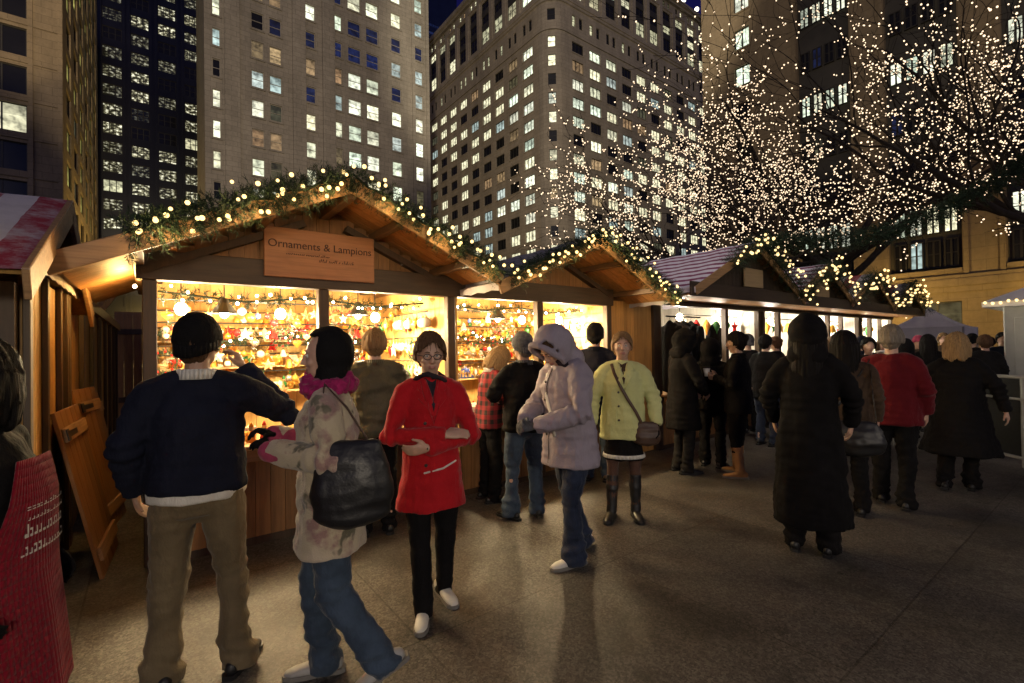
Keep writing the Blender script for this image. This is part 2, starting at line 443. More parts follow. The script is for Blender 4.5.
# A: tan corner block beside the alley
rA = empty('office_building', (-7, 67, 0)); tag(rA, 'tan stone office block with wide windows in front and a narrow slit-windowed alley side', 'building')
rA.location = (0, 0, 0)
mb = MB(); fa = Facade((-7, 67), (-1, 0), (0, -1))
rowsA = [(4.5+3.83*k, 4.5+3.83*k+2.8) for k in range(16)]
fa.wall(mb, 0, 60, 0, 68, [(2.65+4.6*k, 2.65+4.6*k+3.6) for k in range(12)], rowsA, .35)
fb = Facade((-7, 67), (0, 1), (1, 0))
colsA = [(2.6+6.4*k, 2.6+6.4*k+3.9) for k in range(6)]
fb.wall(mb, 0, 42, 0, 68, colsA, rowsA, .3)
for u in (0.02, 2.2): fa.slab(mb, u, u+.35, 0, 68, 0, .22)
for r in rowsA: fa.slab(mb, 0, 60, r[1]+.35, r[1]+.5, .0, .12)
mb.face([(-67, 67, 68), (-7, 67, 68), (-7, 109, 68), (-67, 109, 68)])
mb.build('wall', MATS['limestone_brown'], rA)
ws = []
for (a, b, c, d, rec) in fa.wins:
    if a > 16: continue
    v = 'B' if (a < 4 and abs(c-23.65) < 1) else 'D'
    o = fa.place(a, b, c, d, rec, v, rA, 2, 1); 
    if a < 9: ws.insert(0, o)
    else: ws.append(o)
k = 0
for (a, b, c, d, rec) in fb.wins:
    v = pick({'D': 2, 'Y': 3.4, 'M': 2}); o = fb.place(a, b, c, d, rec, v, rA, 2, 1)
    (ws.insert(0, o) if c > 14 and a < 36 else ws.append(o))
ws.sort(key=lambda o: (o.location.z < 13 or o.location.z > 50 or o.location.x < -16, o.location.y))
finish_windows(rA, ws)

# B: black curtain-wall tower down the alley
rB = empty('glass_tower'); tag(rB, 'black glass office tower down the alley with lit ceilings on many floors', 'building')
mb = MB(); f = Facade((-14, 122), (1, 0), (0, -1))
rowsB = [(3+3.78*k, 3+3.78*k+2.35) for k in range(24)]
colsB = [(-7.1+14, -4.1+14), (-2.7+14, .2+14), (1.7+14, 4.7+14), (6.2+14, 9.0+14), (10.6+14, 13.4+14)]
f.wall(mb, 0, 30, 0, 110, colsB, rowsB, .25)
for c in colsB:
    for u in (c[0]-.5, c[1]+.1): f.slab(mb, u, u+.4, 0, 110, .0, .5)
mb.box(-14, 16, 122.6, 150, 0, 109)
mb.build('wall', MATS['curtain_wall'], rB)
for (a, b, c, d, rec) in f.wins:
    if c < 24 or c > 76: continue
    f.place(a, b, c, d, rec, pick({'D': 1.0, 'S': 7, 'O': .6}), rB, 3, 2)

# C: slender limestone block in the middle
rC = empty('office_building'); tag(rC, 'grey limestone block with a sheer front of small bright windows above the nearest stall', 'building')
mb = MB(); f = Facade((5.2, 65), (1, 0), (0, -1))
cc = [(6.4, .85), (10.73, 1.4), (12.75, 1.4), (16.8, 1.5), (20.1, 1.8), (22.7, 1.8), (25.25, 1.8), (28.8, 1.5), (32.4, 1.25)]
colsC = [(x-wd/2-5.2, x+wd/2-5.2) for x, wd in cc]
rowsC = [(4.9+3.6*k, 4.9+3.6*k+2.1) for k in range(16)]
f.wall(mb, 0, 28.8, 0, 75, colsC, rowsC, .28)
for u in (2.0, 9.5, 13.2): f.slab(mb, u, u+1.6, 0, 75, 0, .28)
f.slab(mb, 26.0, 26.5, 0, 75, 0, .2); f.slab(mb, 28.3, 28.8, 0, 75, 0, .2)
for (a, b, c, d, rec) in f.wins: f.slab(mb, a-.12, b+.12, c-.22, c, 0, .14)
mb.face([(34, 65, 0), (34, 76, 0), (34, 76, 75), (34, 65, 75)]); mb.face([(5.2, 65, 0), (5.2, 76, 0), (5.2, 76, 75), (5.2, 65, 75)])
mb.face([(5.2, 65, 75), (34, 65, 75), (34, 76, 75), (5.2, 76, 75)])
mb.build('wall', MATS['limestone_grey'], rC)
# lit pattern read floor by floor
PAT = {3: 'DBBBBBBBB', 4: 'DBBBBBBBB', 5: 'BBBBBBBBB', 6: 'BAABABBBB', 7: 'BBBBBBBCB', 8: 'DCCUCBBBB', 9: 'CAAAABBUC', 10: 'BDUUUUUCC', 11: 'DAABBUUUU', 12: 'DBBBUBBBC', 13: 'DBBDBBBBB', 14: 'DBABBBBCB'}
ws = []
for (a, b, c, d, rec) in f.wins:
    k = round((c-4.9)/3.6); 
    if k < 3 or k > 14: continue
    i = min(range(9), key=lambda q: abs(colsC[q][0]-a))
    v = PAT[k][i]
    if v == 'B' and random.random() < .12: v = 'M'
    ws.append(f.place(a, b, c, d, rec, v, rC, 1, 2, 'white_sash'))
ws.sort(key=lambda o: o.location.z > 52)
finish_windows(rC, ws)

# D: dark blue tower far behind
rD = empty('glass_tower'); tag(rD, 'distant dark blue tower showing a few lit strips between two stone blocks', 'building')
mb = MB(); pD0, pD1 = on_y(418, 30, 210), on_y(457, 30, 210)
f = Facade((pD0.x-14, 210), (1, 0), (0, -1)); WD = pD1.x-pD0.x+14
rowsD = [(60+4*k, 60+4*k+1.6) for k in range(26)]
f.wall(mb, 0, WD, 0, 190, [(2, WD-2)], rowsD, .2)
mb.box(pD0.x-14, pD1.x, 210.5, 235, 0, 189)
mb.build('wall', mat('blue_cladding', (.035, .045, .10), .3, .2, .2), rD)
for (a, b, c, d, rec) in f.wins:
    f.place(a, b, c, d, rec, 'O' if round((c-60)/4) in (19, 22, 14, 9, 3) else 'U', rD, 9, 1)

# E: big cornered block
rE = empty('office_building'); tag(rE, 'large grey stone block with a rounded corner and hundreds of paired windows', 'building')
mb = MB(); CR = 3.6
fr_ = Facade((60+CR, 66), (1, 0), (0, -1)); fl_ = Facade((60, 66+CR), (0, 1), (-1, 0))
rows = [(4.1+3.62*k, 4.1+3.62*k+2.15) for k in range(15)]
rows2 = [(58.4, 60.5)]; rows3 = [(63.5, 65.7)]
tall = [(69.3, 78.6)]; att = [(79.7, 81.0)]
SPc = 4.87
NR, NL = 10, 10
def colset(first, n, wd, sp=SPc): return [(first+sp*k-wd/2, first+sp*k+wd/2) for k in range(n)]
def pairs(first, n, off, wd): return [q for k in range(n) for q in ((first+SPc*k-off-wd/2, first+SPc*k-off+wd/2), (first+SPc*k+off-wd/2, first+SPc*k+off+wd/2))]
BW = {'B': 5.5, 'D': 2.3, 'C': 1.3, 'A': .5, 'M': .8}
near, far_ = [], []
for f, first, n, LEN, q in ((fr_, 67.0-60-CR, NR, 49, 'r'), (fl_, 73.0-66-CR, NL, 49, 'l')):
    main = colset(first, n, 3.1)
    zs = [(0, 57.2, main, rows), (57.2, 62.2, main, rows2), (62.2, 67.3, pairs(first, n, .95, .95), rows3), (67.3, 79.0, colset(first, n, 2.9), tall), (79.0, 82, pairs(first, n, .9, .9), att)]
    for (z0, z1, cols, rws) in zs:
        k0 = len(f.wins); f.wall(mb, 0, LEN, z0, z1, cols, rws, .32)
        for (a, b, c, d, rec) in f.wins[k0:]:
            if d-c > 5:
                dz = (d-c)/3
                for i in range(3):
                    o = f.place(a, b, c+dz*i+1.3*(i > 0), c+dz*(i+1), rec, pick({'B': 2.2, 'O': 2.6, 'D': 5}), rE, 2, 2); near.append(o)
                    if i: f.slab(mb, a, b, c+dz*i, c+dz*i+1.3, -.3, -.12, 1)
            else:
                if c < 18: continue
                wts = BW if q == 'r' else {'B': 7, 'D': 2.6, 'C': 1.2, 'A': .5, 'M': 1}
                if z0 == 62.2: wts = {'D': 5, 'O': 1.3} if q == 'r' else {'D': 3, 'O': 2}
                near.append(f.place(a, b, c, d, rec, pick(wts), rE, 3 if b-a > 1.5 else 1, 1 if b-a > 1.5 else 2))
    for (z0, z1, dd) in ((61.6, 62.0, .22), (67.1, 67.6, .3), (67.6, 68.2, .5), (79.0, 79.4, .25), (81.2, 81.7, .6), (81.7, 82.6, 1.1), (14, 14.5, .3)):
        f.slab(mb, -.0, LEN, z0, z1, 0, dd)
    for k in range(n+1):
        u = first+SPc*(k-.5); f.slab(mb, u-.5, u+.5, 68.2, 79.0, 0, .3)
    for (a, b, c, d, rec) in f.wins:
        if d-c < 5 and c < 62: f.slab(mb, a-.1, b+.1, c-.2, c, 0, .12)
# rounded corner, windows in the middle facet
NS = 6
ang = [math.pi+math.pi/2*k/NS for k in range(NS+1)]
cpt = [(60+CR+CR*math.cos(a), 66+CR+CR*math.sin(a)) for a in ang]
for k in range(NS):
    if k in (2, 3): continue
    (x0, y0), (x1, y1) = cpt[k], cpt[k+1]
    mb.face([(x0, y0, 0), (x1, y1, 0), (x1, y1, 82), (x0, y0, 82)])
(x0, y0), (x1, y1) = cpt[2], cpt[4]
L = math.hypot(x1-x0, y1-y0); U = ((x1-x0)/L, (y1-y0)/L)
f = Facade((x0, y0), U, (-math.sqrt(.5), -math.sqrt(.5)))
f.wall(mb, 0, L, 0, 82, [(L/2-.75, L/2+.75)], rows+rows2+rows3+[(69.6, 72), (73.2, 75.4), (76.4, 78.4)], .25)
for i, (a, b, c, d, rec) in enumerate(f.wins):
    if c < 15: continue
    near.insert(0, f.place(a, b, c, d, rec, 'DBDCBDBABBDBBDBB'[i % 16], rE))
for (z0, z1, dd) in ((61.6, 62.0, .22), (67.1, 67.6, .3), (67.6, 68.2, .5), (79.0, 79.4, .25), (81.2, 81.7, .6), (81.7, 82.6, 1.1)):
    for k in range(NS):
        am, a0, a1 = (ang[k]+ang[k+1])/2, ang[k], ang[k+1]
        pts = [(60+CR+r*math.cos(a), 66+CR+r*math.sin(a)) for r, a in ((CR-.2, a0), (CR+dd, a0), (CR+dd, a1), (CR-.2, a1))]
        for zz in (z0, z1): mb.face([(p[0], p[1], zz) for p in pts])
        mb.face([(pts[1][0], pts[1][1], z0), (pts[2][0], pts[2][1], z0), (pts[2][0], pts[2][1], z1), (pts[1][0], pts[1][1], z1)])
mb.face([(60, 66+CR, 81.9), (60+CR, 66, 81.9), (112, 66, 81.9), (112, 118, 81.9), (60, 118, 81.9)])
mb.build('wall', [MATS['limestone'], MATS['spandrel']], rE)
def seen_size(o):
    p = Vector(o.location); v = p-Vector((0, 0, 1.6)); cx, cy_, cz = v.dot(rt), v.dot(up), v.dot(fw)
    px, py = 512+480*cx/cz, 341.5-480*cy_/cz
    return (not (425 < px < 707 and -5 < py < 235), cz)
near.sort(key=seen_size); finish_windows(rE, near)
def roof_lamp(p):
    o = empty('roof_lamp', p); tag(o, 'round white lamp on the cornice of the large stone block', 'lamp', 'lamps along the cornice of the stone block')
    m = MB(); m.tube([(0, 0, 0), (0, 0, .9)], [.12, .1], 6); m.build('stem', MATS['bronze_frame'], o)
    m = MB(); m.ell((0, 0, 1.3), .5, 10, 8); m.build('globe', MATS['lamp_globe'], o, True)
emit('lamp_globe', (1, .93, .75), 6, False)
for x in (91.5, 97, 102.5, 108): roof_lamp((x, 65.5, 82.6))

# F: the stone court house on the near side
rF = empty('court_house'); tag(rF, 'tall tan stone building with deep dark window bays behind the lit tree', 'building')
mb = MB(); f = Facade((50, 29.8), (0, -1), (-1, 0))       # u = 29.8 - Y
bays = [(9.8, 14.15), (16.7, 21.3), (23.7, 28.3), (30.7, 35.3), (37.7, 42.3)]
rws = [(7.15, 60)]
f.wall(mb, 0, 46, 6.6, 62, bays, rws, .55)
TOPB = f.wins; f.wins = []
# narrow pair in the end pier
mb2 = MB()
mbp = MB()
prow = [(9.0+3.95*k, 9.0+3.95*k+2.1) for k in range(12)]
# rebuild end pier with openings
mb = MB()
f.wall(mb, 9.0, 46, 6.6, 62, bays, rws, .55); f.wins = []
f.wall(mb, 0, 9.0, 6.6, 62, [(3.7, 5.3)], prow, .35)
pw = list(f.wins); f.wins = []
f.wall(mb, 0, 46, 0, 5.3, [(11, 13.6), (18.2, 21.2), (25, 28)], [(2.5, 4.6)], .4)
gw = list(f.wins)
f.slab(mb, -.3, 46, 5.3, 5.75, -.4, .22); f.slab(mb, -.3, 46, 5.75, 6.3, -.4, .42); f.slab(mb, -.3, 46, 6.3, 6.6, -.4, .3)
for (a, b) in bays:
    f.slab(mb, a-.35, a-.05, 6.6, 62, 0, .12); f.slab(mb, b+.05, b+.35, 6.6, 62, 0, .12)
    f.slab(mb, a, b, 6.85, 7.15, -.5, .16)
for (a, b, c, d, rec) in pw: f.slab(mb, a-.15, b+.15, c-.2, c, 0, .1)
# far end wall and roof
mb.face([(50, 29.8, 0), (90, 29.8, 0), (90, 29.8, 62), (50, 29.8, 62)]); mb.face([(50, 29.8, 62), (90, 29.8, 62), (90, -16, 62), (50, -16, 62)])
mb.build('wall', MATS['limestone_tan'], rF)
flo = [7.25, 10.0, 14.4, 18.7, 23.0, 27.3, 31.6, 35.9, 40.2, 44.5, 48.8, 53.1]
ws = []
for bi, (a, b) in enumerate(bays):
    pm = MB(); f.slab(pm, a, b, 7.15, 60, -.8, -.5); pm.build('bay_panel', MATS['spandrel'], rF)
    n = 4
    for k, z in enumerate(flo):
        wd = (b-a-.3)/n
        for i in range(n):
            u = a+.15+wd*i
            hi = k in ((1, 4, 6) if bi < 3 else (1, 3))
            v = 'B' if hi else pick({'D': 8, 'U': 1.2, 'M': .7})
            if k == 0: v = pick({'D': 3, 'C': 1})
            ws.append(f.place(u+.1, u+wd-.1, z+.1, z+(2.35 if k < 2 else 2.0), .42, v, rF, 2, 2))
for i, (a, b, c, d, rec) in enumerate(pw): ws.insert(0, f.place(a, b, c, d, rec, ['D', 'D', 'D', 'D', 'D', 'B', 'B', 'B', 'D', 'D', 'D', 'D'][i], rF, 2, 1))
for (a, b, c, d, rec) in gw: ws.insert(0, f.place(a, b, c, d, rec, 'M', rF, 2, 1))
def seenF(o):
    p = Vector(o.location); v = p-Vector((0, 0, 1.6)); cz = v.dot(fw)
    px, py = 512+480*v.dot(rt)/cz, 341.5-480*v.dot(up)/cz
    return (not (700 < px < 1060 and -20 < py < 330), cz)
ws.sort(key=seenF); finish_windows(rF, ws)

# added mast, never in view: its spots brighten the facades and far stall roofs
def added_flood_mast(p, h, aims):
    o = empty('added_floodlight_mast', p); tag(o, 'added unseen mast with floodlights that brighten the office facades and stall roofs', 'added_floodlight')
    mat('mast_steel', (.2, .2, .2), .5)
    m = MB(); m.tube([(0, 0, 0), (0, 0, h)], [.3, .16], 12); m.build('mast', MATS['mast_steel'], o, True)
    for k, (az, el, size, blend, power, colr) in enumerate(aims):
        d = Vector((math.sin(R(az))*math.cos(R(el)), math.cos(R(az))*math.cos(R(el)), math.sin(R(el)))); sd = Vector((d.y, -d.x, 0)).normalized(); q = Vector((0, 0, h+.1-.75*k))+d*.5
        m = MB(); m.obox(q-d*.1, d*.18, sd*.35, sd.cross(d)*.25); m.beam(q-d*.2, Vector((0, 0, q.z)), .06, .06); m.build('added_floodlight', MATS['mast_steel'], o)
        l = bpy.data.lights.new('flood', 'SPOT'); l.energy = power; l.color = colr; l.spot_size = R(size); l.spot_blend = blend; l.shadow_soft_size = .5
        lo = bpy.data.objects.new('fill_flood_light', l); COL.objects.link(lo); lo.parent = o; lo.location = q+d*.15; lo.rotation_euler = d.to_track_quat('-Z', 'Y').to_euler()
added_flood_mast((-4, -3, 0), 26, [(12, 13, 46, .35, 62000, (1, .80, .55)), (44, 15, 42, .35, 150000, (1, .86, .62)), (73, 10, 40, .4, 24000, (1, .82, .56)), (-9, 14, 24, .4, 62000, (1, .74, .40)), (58.5, -52, 19, .5, 6500, (1, .88, .72))])
# street lamps: sodium by the court house, the rest added as fill
mat('lamp_iron', (.03, .032, .03), .5, .2, 4)
emit('sodium_globe', (1, .6, .18), 14, False); emit('fill_globe', (1, .86, .62), 12, False)
def street_lamp(p, h, power, colr, label, glob, arm=(0, 0)):
    o = empty('street_lamp', p); tag(o, label, 'street lamp')
    m = MB(); m.tube([(0, 0, 0), (0, 0, .5), (0, 0, .55), (0, 0, h)], [.13, .12, .07, .045], 8); m.build('post', MATS['lamp_iron'], o, True)
    ax, ay = arm
    m = MB(); m.tube([(0, 0, h-.05), (ax*.5, ay*.5, h+.15), (ax, ay, h+.12)], [.035, .03, .03], 6); m.build('bracket', MATS['lamp_iron'], o, True)
    m = MB(); m.ell((ax, ay, h-.02), (.2, .2, .16), 10, 8); m.build('globe', MATS[glob], o, True)
    l = bpy.data.lights.new('lamp', 'POINT'); l.energy = power; l.color = colr; l.shadow_soft_size = .22
    lo = bpy.data.objects.new('lamp_light', l); COL.objects.link(lo); lo.parent = o; lo.location = (ax, ay, h-.35)
    return o

# ------------------------------------------------------------------ market stalls
wood('stall_post', (.055, .032, .017), 'z'); wood('stall_beam', (.045, .027, .015), 'x'); wood('stall_pale', (.68, .62, .52), 'z', .6, .2)
wood('stall_boards', (.26, .125, .042), 'z'); wood('stall_inner', (.66, .40, .13), 'z', .6, .25)
wood('roof_planks', (.40, .20, .07), 'x'); wood('purlin_wood', (.10, .055, .025), 'y'); wood('rake_wood', (.34, .20, .09), 'x')
wood('shelf_wood', (.55, .36, .17), 'x'); wood('counter_wood', (.40, .22, .085), 'x'); wood('sign_wood', (.30, .13, .055), 'x', .5, .3); wood('pale_sign_wood', (.42, .30, .15), 'x', .5, .2)
wood('old_planks', (.36, .20, .05), 'z', .6, .5); wood('shutter_wood', (.25, .12, .038), 'z', .5, .4); wood('batten_wood', (.06, .04, .022), 'z')
mat('sign_paint', (.05, .02, .012), .7, .2); mat('needle_green', (.028, .06, .026), .7, .5, 30); mat('needle_dark', (.012, .026, .012), .75, .5, 20)
mat('iron_black', (.015, .015, .015), .45, .2)
emit('fairy_bulb', (1, .67, .24), 3.2, False); emit('fairy_far', (1, .68, .28), 2.6, False); emit('tree_bulb', (1, .73, .47), 2.3, False); emit('shop_bulb', (1, .82, .5), 40, False)
def stripes(name, c1, c2, axis, period, duty=.5, wear=.5):
    m, nt, b = nodes(name)
    tc = nt.nodes.new('ShaderNodeTexCoord'); sp = nt.nodes.new('ShaderNodeSeparateXYZ'); nt.links.new(tc.outputs['Object'], sp.inputs[0])
    wob = mathn(nt, 'MULTIPLY', tex(nt, tc.outputs['Object'], 3, 2), .03)
    fr = mathn(nt, 'FRACT', mathn(nt, 'MULTIPLY', mathn(nt, 'ADD', sp.outputs[axis], wob), 1/period))
    k = mathn(nt, 'GREATER_THAN', fr, duty)
    c = mixc(nt, k, c1, c2)
    wr = ramp(nt, tex(nt, coord(nt, (1.2, 1.2, 1.2)), 3.2, 6, .75), [(.45, (0, 0, 0)), (.62, (wear,)*3)])
    c = mixc(nt, wr, c, tuple(x*.8 for x in c2)); nt.links.new(c, b.inputs['Base Color']); b.inputs['Roughness'].default_value = .75
    bumpn(nt, b, tex(nt, tc.outputs['Object'], 7, 4), .3, .02)
    return m
stripes('red_white_canvas', (.36, .03, .05), (.72, .68, .66), 0, .30, .46, .75)
stripes('purple_white_canvas', (.26, .05, .13), (.82, .76, .86), 0, .19, .42, .1)
stripes('grey_canvas', (.33, .30, .30), (.48, .45, .44), 0, .16, .5, .5)
stripes('wide_red_canvas', (.40, .03, .05), (.66, .6, .6), 1, .5, .5, .3)

def garland(name_label, path, dens=1500, rad=.1, bulbs=26, bulbmat='fairy_bulb', br=.017, group='lit pine garlands on the stall gables', glow=0, nw=.0034):
    o = empty('garland', path[0]); tag(o, name_label, 'garland', group)
    base = Vector(path[0]); P = [Vector(p)-base for p in path]
    seg = [(P[i+1]-P[i]).length for i in range(len(P)-1)]; T = sum(seg)
    def at(t):
        d = t*T
        for i, s in enumerate(seg):
            if d <= s or i == len(seg)-1: return P[i]+(P[i+1]-P[i])*(d/s), (P[i+1]-P[i]).normalized()
            d -= s
    m = MB()
    m.tube(P, [.010]*len(P), 5, 1)
    for k in range(int(T*dens/60)):
        t = random.random(); p, d = at(t)
        # one sprig: a short twig with needles either side
        a = Vector((random.gauss(0, 1), random.gauss(0, 1), random.gauss(0, 1))); a = (a-d*a.dot(d)).normalized()
        tw = (a+d*random.uniform(-.7, .7)).normalized(); L = rad*random.uniform(.7, 1.45)
        sag = Vector((0, 0, -.15*L)); q0 = p
        for j in range(15):
            s = .25+.75*j/14; c = q0+tw*L*s+sag*s*s
            nd = (Vector((random.gauss(0, 1), random.gauss(0, 1), random.gauss(0, 1)))*.8+tw*.9).normalized()
            ln = random.uniform(.03, .055); wv = nd.orthogonal().normalized()*nw
            m.face([c-wv, c+wv, c+nd*ln], random.random() < .4)
    m.build('needles', [MATS['needle_green'], MATS['needle_dark']], o)
    for k in range(glow):      # the string's own light on the wood and needles round it
        p, d = at((k+.5)/glow); l = bpy.data.lights.new('fairy', 'POINT'); l.energy = 4.2; l.color = (1, .62, .25); l.shadow_soft_size = .03
        lo = bpy.data.objects.new('bulb_light', l); COL.objects.link(lo); lo.parent = o; lo.location = p+Vector((0, -.16, -.14))
    bm = MB(); bm.ell((0, 0, 0), br, 8, 6); me = bm.mesh('bulb', MATS[bulbmat], True)
    for k in range(bulbs):
        t = (k+random.uniform(-.45, .45)+.5)/bulbs; p, d = at(min(max(t, 0), 1))
        q = p+Vector((random.uniform(-1, 1)*.75, -abs(random.gauss(.8, .3)), random.uniform(-1, 1)))*rad*.95
        inst(me, 'bulb', q, (0, 0, 0), o, random.uniform(.8, 1.2))
    return o

def hang_lamp(p, power, label, top, shade=True, colr=(1, .75, .41), group=None, bulb_r=.035):
    o = empty('hanging_lamp', p); tag(o, label, 'lamp', group)
    m = MB(); m.tube([(0, 0, .1), (0, 0, top-p[2])], [.006, .006], 5); m.build('cord', MATS['iron_black'], o)
    if shade:
        m = MB()
        n = 14
        for (r0, z0, r1, z1) in ((.028, .13, .04, .09), (.04, .09, .10, .01), (.10, .01, .105, -.004)):
            for k in range(n):
                a, b = 2*math.pi*k/n, 2*math.pi*(k+1)/n
                m.face([(r0*math.cos(a), r0*math.sin(a), z0), (r1*math.cos(a), r1*math.sin(a), z1), (r1*math.cos(b), r1*math.sin(b), z1), (r0*math.cos(b), r0*math.sin(b), z0)])
        m.build('lamp_shade', MATS['iron_black'], o, True)
    m = MB(); m.ell((0, 0, -.005), (bulb_r, bulb_r, bulb_r*1.15), 12, 8); m.build('bulb', MATS['shop_bulb'], o, True)
    if power:
        l = bpy.data.lights.new('lamp', 'POINT'); l.energy = power; l.color = colr; l.shadow_soft_size = .05
        lo = bpy.data.objects.new('lamp_light', l); COL.objects.link(lo); lo.parent = o; lo.location = (0, 0, -.075)
    return o

def vboards(mb, x0, x1, y, z0, ztop, bw=.115, th=.022, gap=.004, axis='x', mi=0):
    """upright boards; ztop is a number or a function of the running coordinate"""
    x = x0
    while x < x1-1e-4:
        e = min(x+bw, x1); zt = ztop((x+e)/2) if callable(ztop) else ztop
        if zt > z0+.01:
            if axis == 'x': mb.box(x+gap/2, e-gap/2, y, y+th, z0, zt, mi)
            else: mb.box(y, y+th, x+gap/2, e-gap/2, z0, zt, mi)
        x = e
def stall(label, xc, hw, zr, slope, x0, x1, posts, canvas, yf=3.75, yw=4.5, yb=6.7, beam=(2.14, 2.36), counter=.84, hwl=None, sign=None, shelves=(1.12, 1.42, 1.72), inner='stall_inner', wallpanel=None, roof_front=None):
    o = empty('market_stall', (0, 0, 0)); tag(o, label, 'market stall', None)
    hwl = hwl or hw
    zs = lambda x: zr-slope*abs(x-xc)
    ca = math.cos(math.atan(slope)); sa = math.sin(math.atan(slope))
    for sg, h in ((-1, hwl), (1, hw)):
        # boarding seen from beneath: planks running down the slope
        m = MB(); y = yf
        A = Vector((xc, 0, zr)); B = Vector((xc+sg*h, 0, zr-slope*h)); nrm = Vector((sg*sa, 0, ca))
        mid = (A+B)/2; half = (B-A)/2
        while y < yb:
            e = min(y+.125, yb)
            m.obox(mid+Vector((0, (y+e)/2, 0))+nrm*-.011, half*.998, (0, (e-y)/2-.0025, 0), nrm*.011); y = e
        m.build('roof_boarding', MATS['roof_planks'], o)
        m = MB(); N = 24; K = 8
        for k in range(K):
            for i in range(N):
                def Pt(kk, ii):
                    t = kk/K; yy = yf-.03+(yb+.06-yf)*ii/N
                    q = A+(B-A)*t*1.015+nrm*(.012+.006*math.sin(ii*1.7+kk)+.004*math.sin(ii*.6)); return (q.x, yy, q.z)
                m.face([Pt(k, i), Pt(k, i+1), Pt(k+1, i+1), Pt(k+1, i)])
        for i in range(N):
            q = A+(B-A)*1.015; q0 = q+nrm*.016
            ya, yb_ = yf-.03+(yb+.06-yf)*i/N, yf-.03+(yb+.06-yf)*(i+1)/N
            m.face([(q0.x, ya, q0.z), (q0.x, yb_, q0.z), (q.x, yb_, q.z-.05-.015*(i % 2)), (q.x, ya, q.z-.05-.015*((i+1) % 2))])
        m.build('roof', MATS[canvas], o)
        m = MB(); m.obox(mid+Vector((0, yf-.016, -.045)), half*1.01, (0, .014, 0), nrm*.062)
        m.build('bargeboard', MATS['rake_wood'], o, bevel=.005)
        for t in (.33, .78):
            q = A+(B-A)*t-nrm*.055
            m = MB(); m.obox((q.x, (yf+.02+yb)/2, q.z), (.035, 0, 0), (0, (yb-yf-.04)/2, 0), (0, 0, .033))
            m.build('purlin', MATS['purlin_wood'], o, bevel=.004)
    m = MB(); m.box(xc-.04, xc+.04, yf+.01, yb, zr-.15, zr-.04); m.build('ridge_beam', MATS['purlin_wood'], o, bevel=.004)
    m = MB(); vboards(m, x0-.06, x1+.06, yw, beam[1], lambda x: zs(x)-.03); m.build('gable', MATS['stall_boards'], o)
    m = MB(); m.box(x0-.08, x1+.08, yw-.07, yw+.06, beam[0], beam[1]); m.build('beam', MATS['stall_beam'], o, bevel=.006)
    # tie braces either side of the gable
    for sg, h in ((-1, hwl), (1, hw)):
        m = MB(); m.beam((xc+sg*.18, yw-.035, zr-.22), (xc+sg*(h-.42), yw-.035, zr-slope*(h-.42)-.13), .06, .09, (0, 1, 0)); m.build('rafter', MATS['stall_post'], o)
    for px_ in posts:
        m = MB(); m.box(px_-.045, px_+.045, yw-.05, yw+.04, 0.02, beam[0]); m.build('post', MATS['stall_post'], o, bevel=.006)
    m = MB(); vboards(m, x0, x1, yw-.02, .06, counter-.05); m.box(x0, x1, yw+.01, yw+.03, .06, counter-.05)
    m.build('counter_front', MATS['stall_boards'], o)
    m = MB(); m.box(x0, x1, yw-.2, yw+.42, counter-.04, counter); m.box(x0, x1, yw-.13, yw-.1, counter-.14, counter-.04)
    m.build('counter_top', MATS['counter_wood'], o, bevel=.006)
    m = MB(); m.box(x0-.02, x1+.02, yw-.03, yw+.0, .0, .06); m.build('plinth', MATS['stall_post'], o)
    m = MB(); vboards(m, x0, x1, yb-.12, .02, lambda x: zs(x)-.03); m.box(x0, x1, yb-.09, yb-.07, 0, beam[1]); m.build('back_wall', MATS[inner], o)
    for xx in (x0-.02, x1):
        m = MB(); vboards(m, yw+.04, yb-.12, xx, .02, zs(xx)-.06, axis='y'); m.box(xx+.004, xx+.014, yw+.04, yb-.12, .02, zs(xx)-.08); m.build('side_wall', MATS[inner], o)
    m = MB(); m.box(x0, x1, yw+.06, yb-.12, .02, .06); m.build('floor', MATS['stall_post'], o)
    m = MB(); m.box(x0, x1, yw+.06, yb-.12, beam[1]+.02, beam[1]+.04); m.build('ceiling', MATS[inner], o)
    for z in shelves:
        m = MB(); m.box(x0+.01, x1-.01, yb-.42, yb-.125, z-.02, z); m.build('shelf', MATS['shelf_wood'], o)
    if sign:
        sx0, sx1, sz0, sz1, sm = sign
        m = MB(); m.box(sx0, sx1, yw-.1, yw-.075, sz0, sz1); m.build('sign_board', MATS[sm], o, bevel=.004)
    return o

S1 = stall('wooden ornament stall with a carved name board and an open-work lit front, nearest the alley', 1.27, 1.43, 2.93, .45, 0.0, 2.53, [.0, 1.25, 2.56], 'grey_canvas', hwl=1.74, sign=(.76, 1.70, 2.22, 2.64, 'sign_wood'))
textmesh('Ornaments & Lampions', .092, 'sign_lettering', MATS['sign_paint'], S1, (1.23, 4.397, 2.50), (math.pi/2, 0, 0))
m = MB(); rr = random.Random(4)
for (xa, xb, zc, h) in ((.93, 1.28, 2.425, .022), (1.2, 1.5, 2.385, .03)):
    x = xa
    while x < xb:
        wd = rr.uniform(.008, .016); hh = h*rr.choice((.5, .55, .6, 1))
        m.beam((x, 4.3985, zc-h/2), (x+wd*.5, 4.3985, zc-h/2+hh), .002, .005, (1, 0, 0)); 
        if rr.random() < .6: m.beam((x, 4.3985, zc-h/2+hh*.5), (x+wd, 4.3985, zc-h/2+hh*rr.uniform(.1, .9)), .002, .004, (0, 0, 1))
        x += wd+(.012 if rr.random() < .2 else .003)
m.build('sign_script', MATS['sign_paint'], S1)
S2 = stall('second wooden ornament stall with garland gable and grey roof, beside the plank panel', 4.08, 1.42, 2.84, .45, 2.68, 5.03, [3.8, 5.04], 'grey_canvas', hwl=1.40)
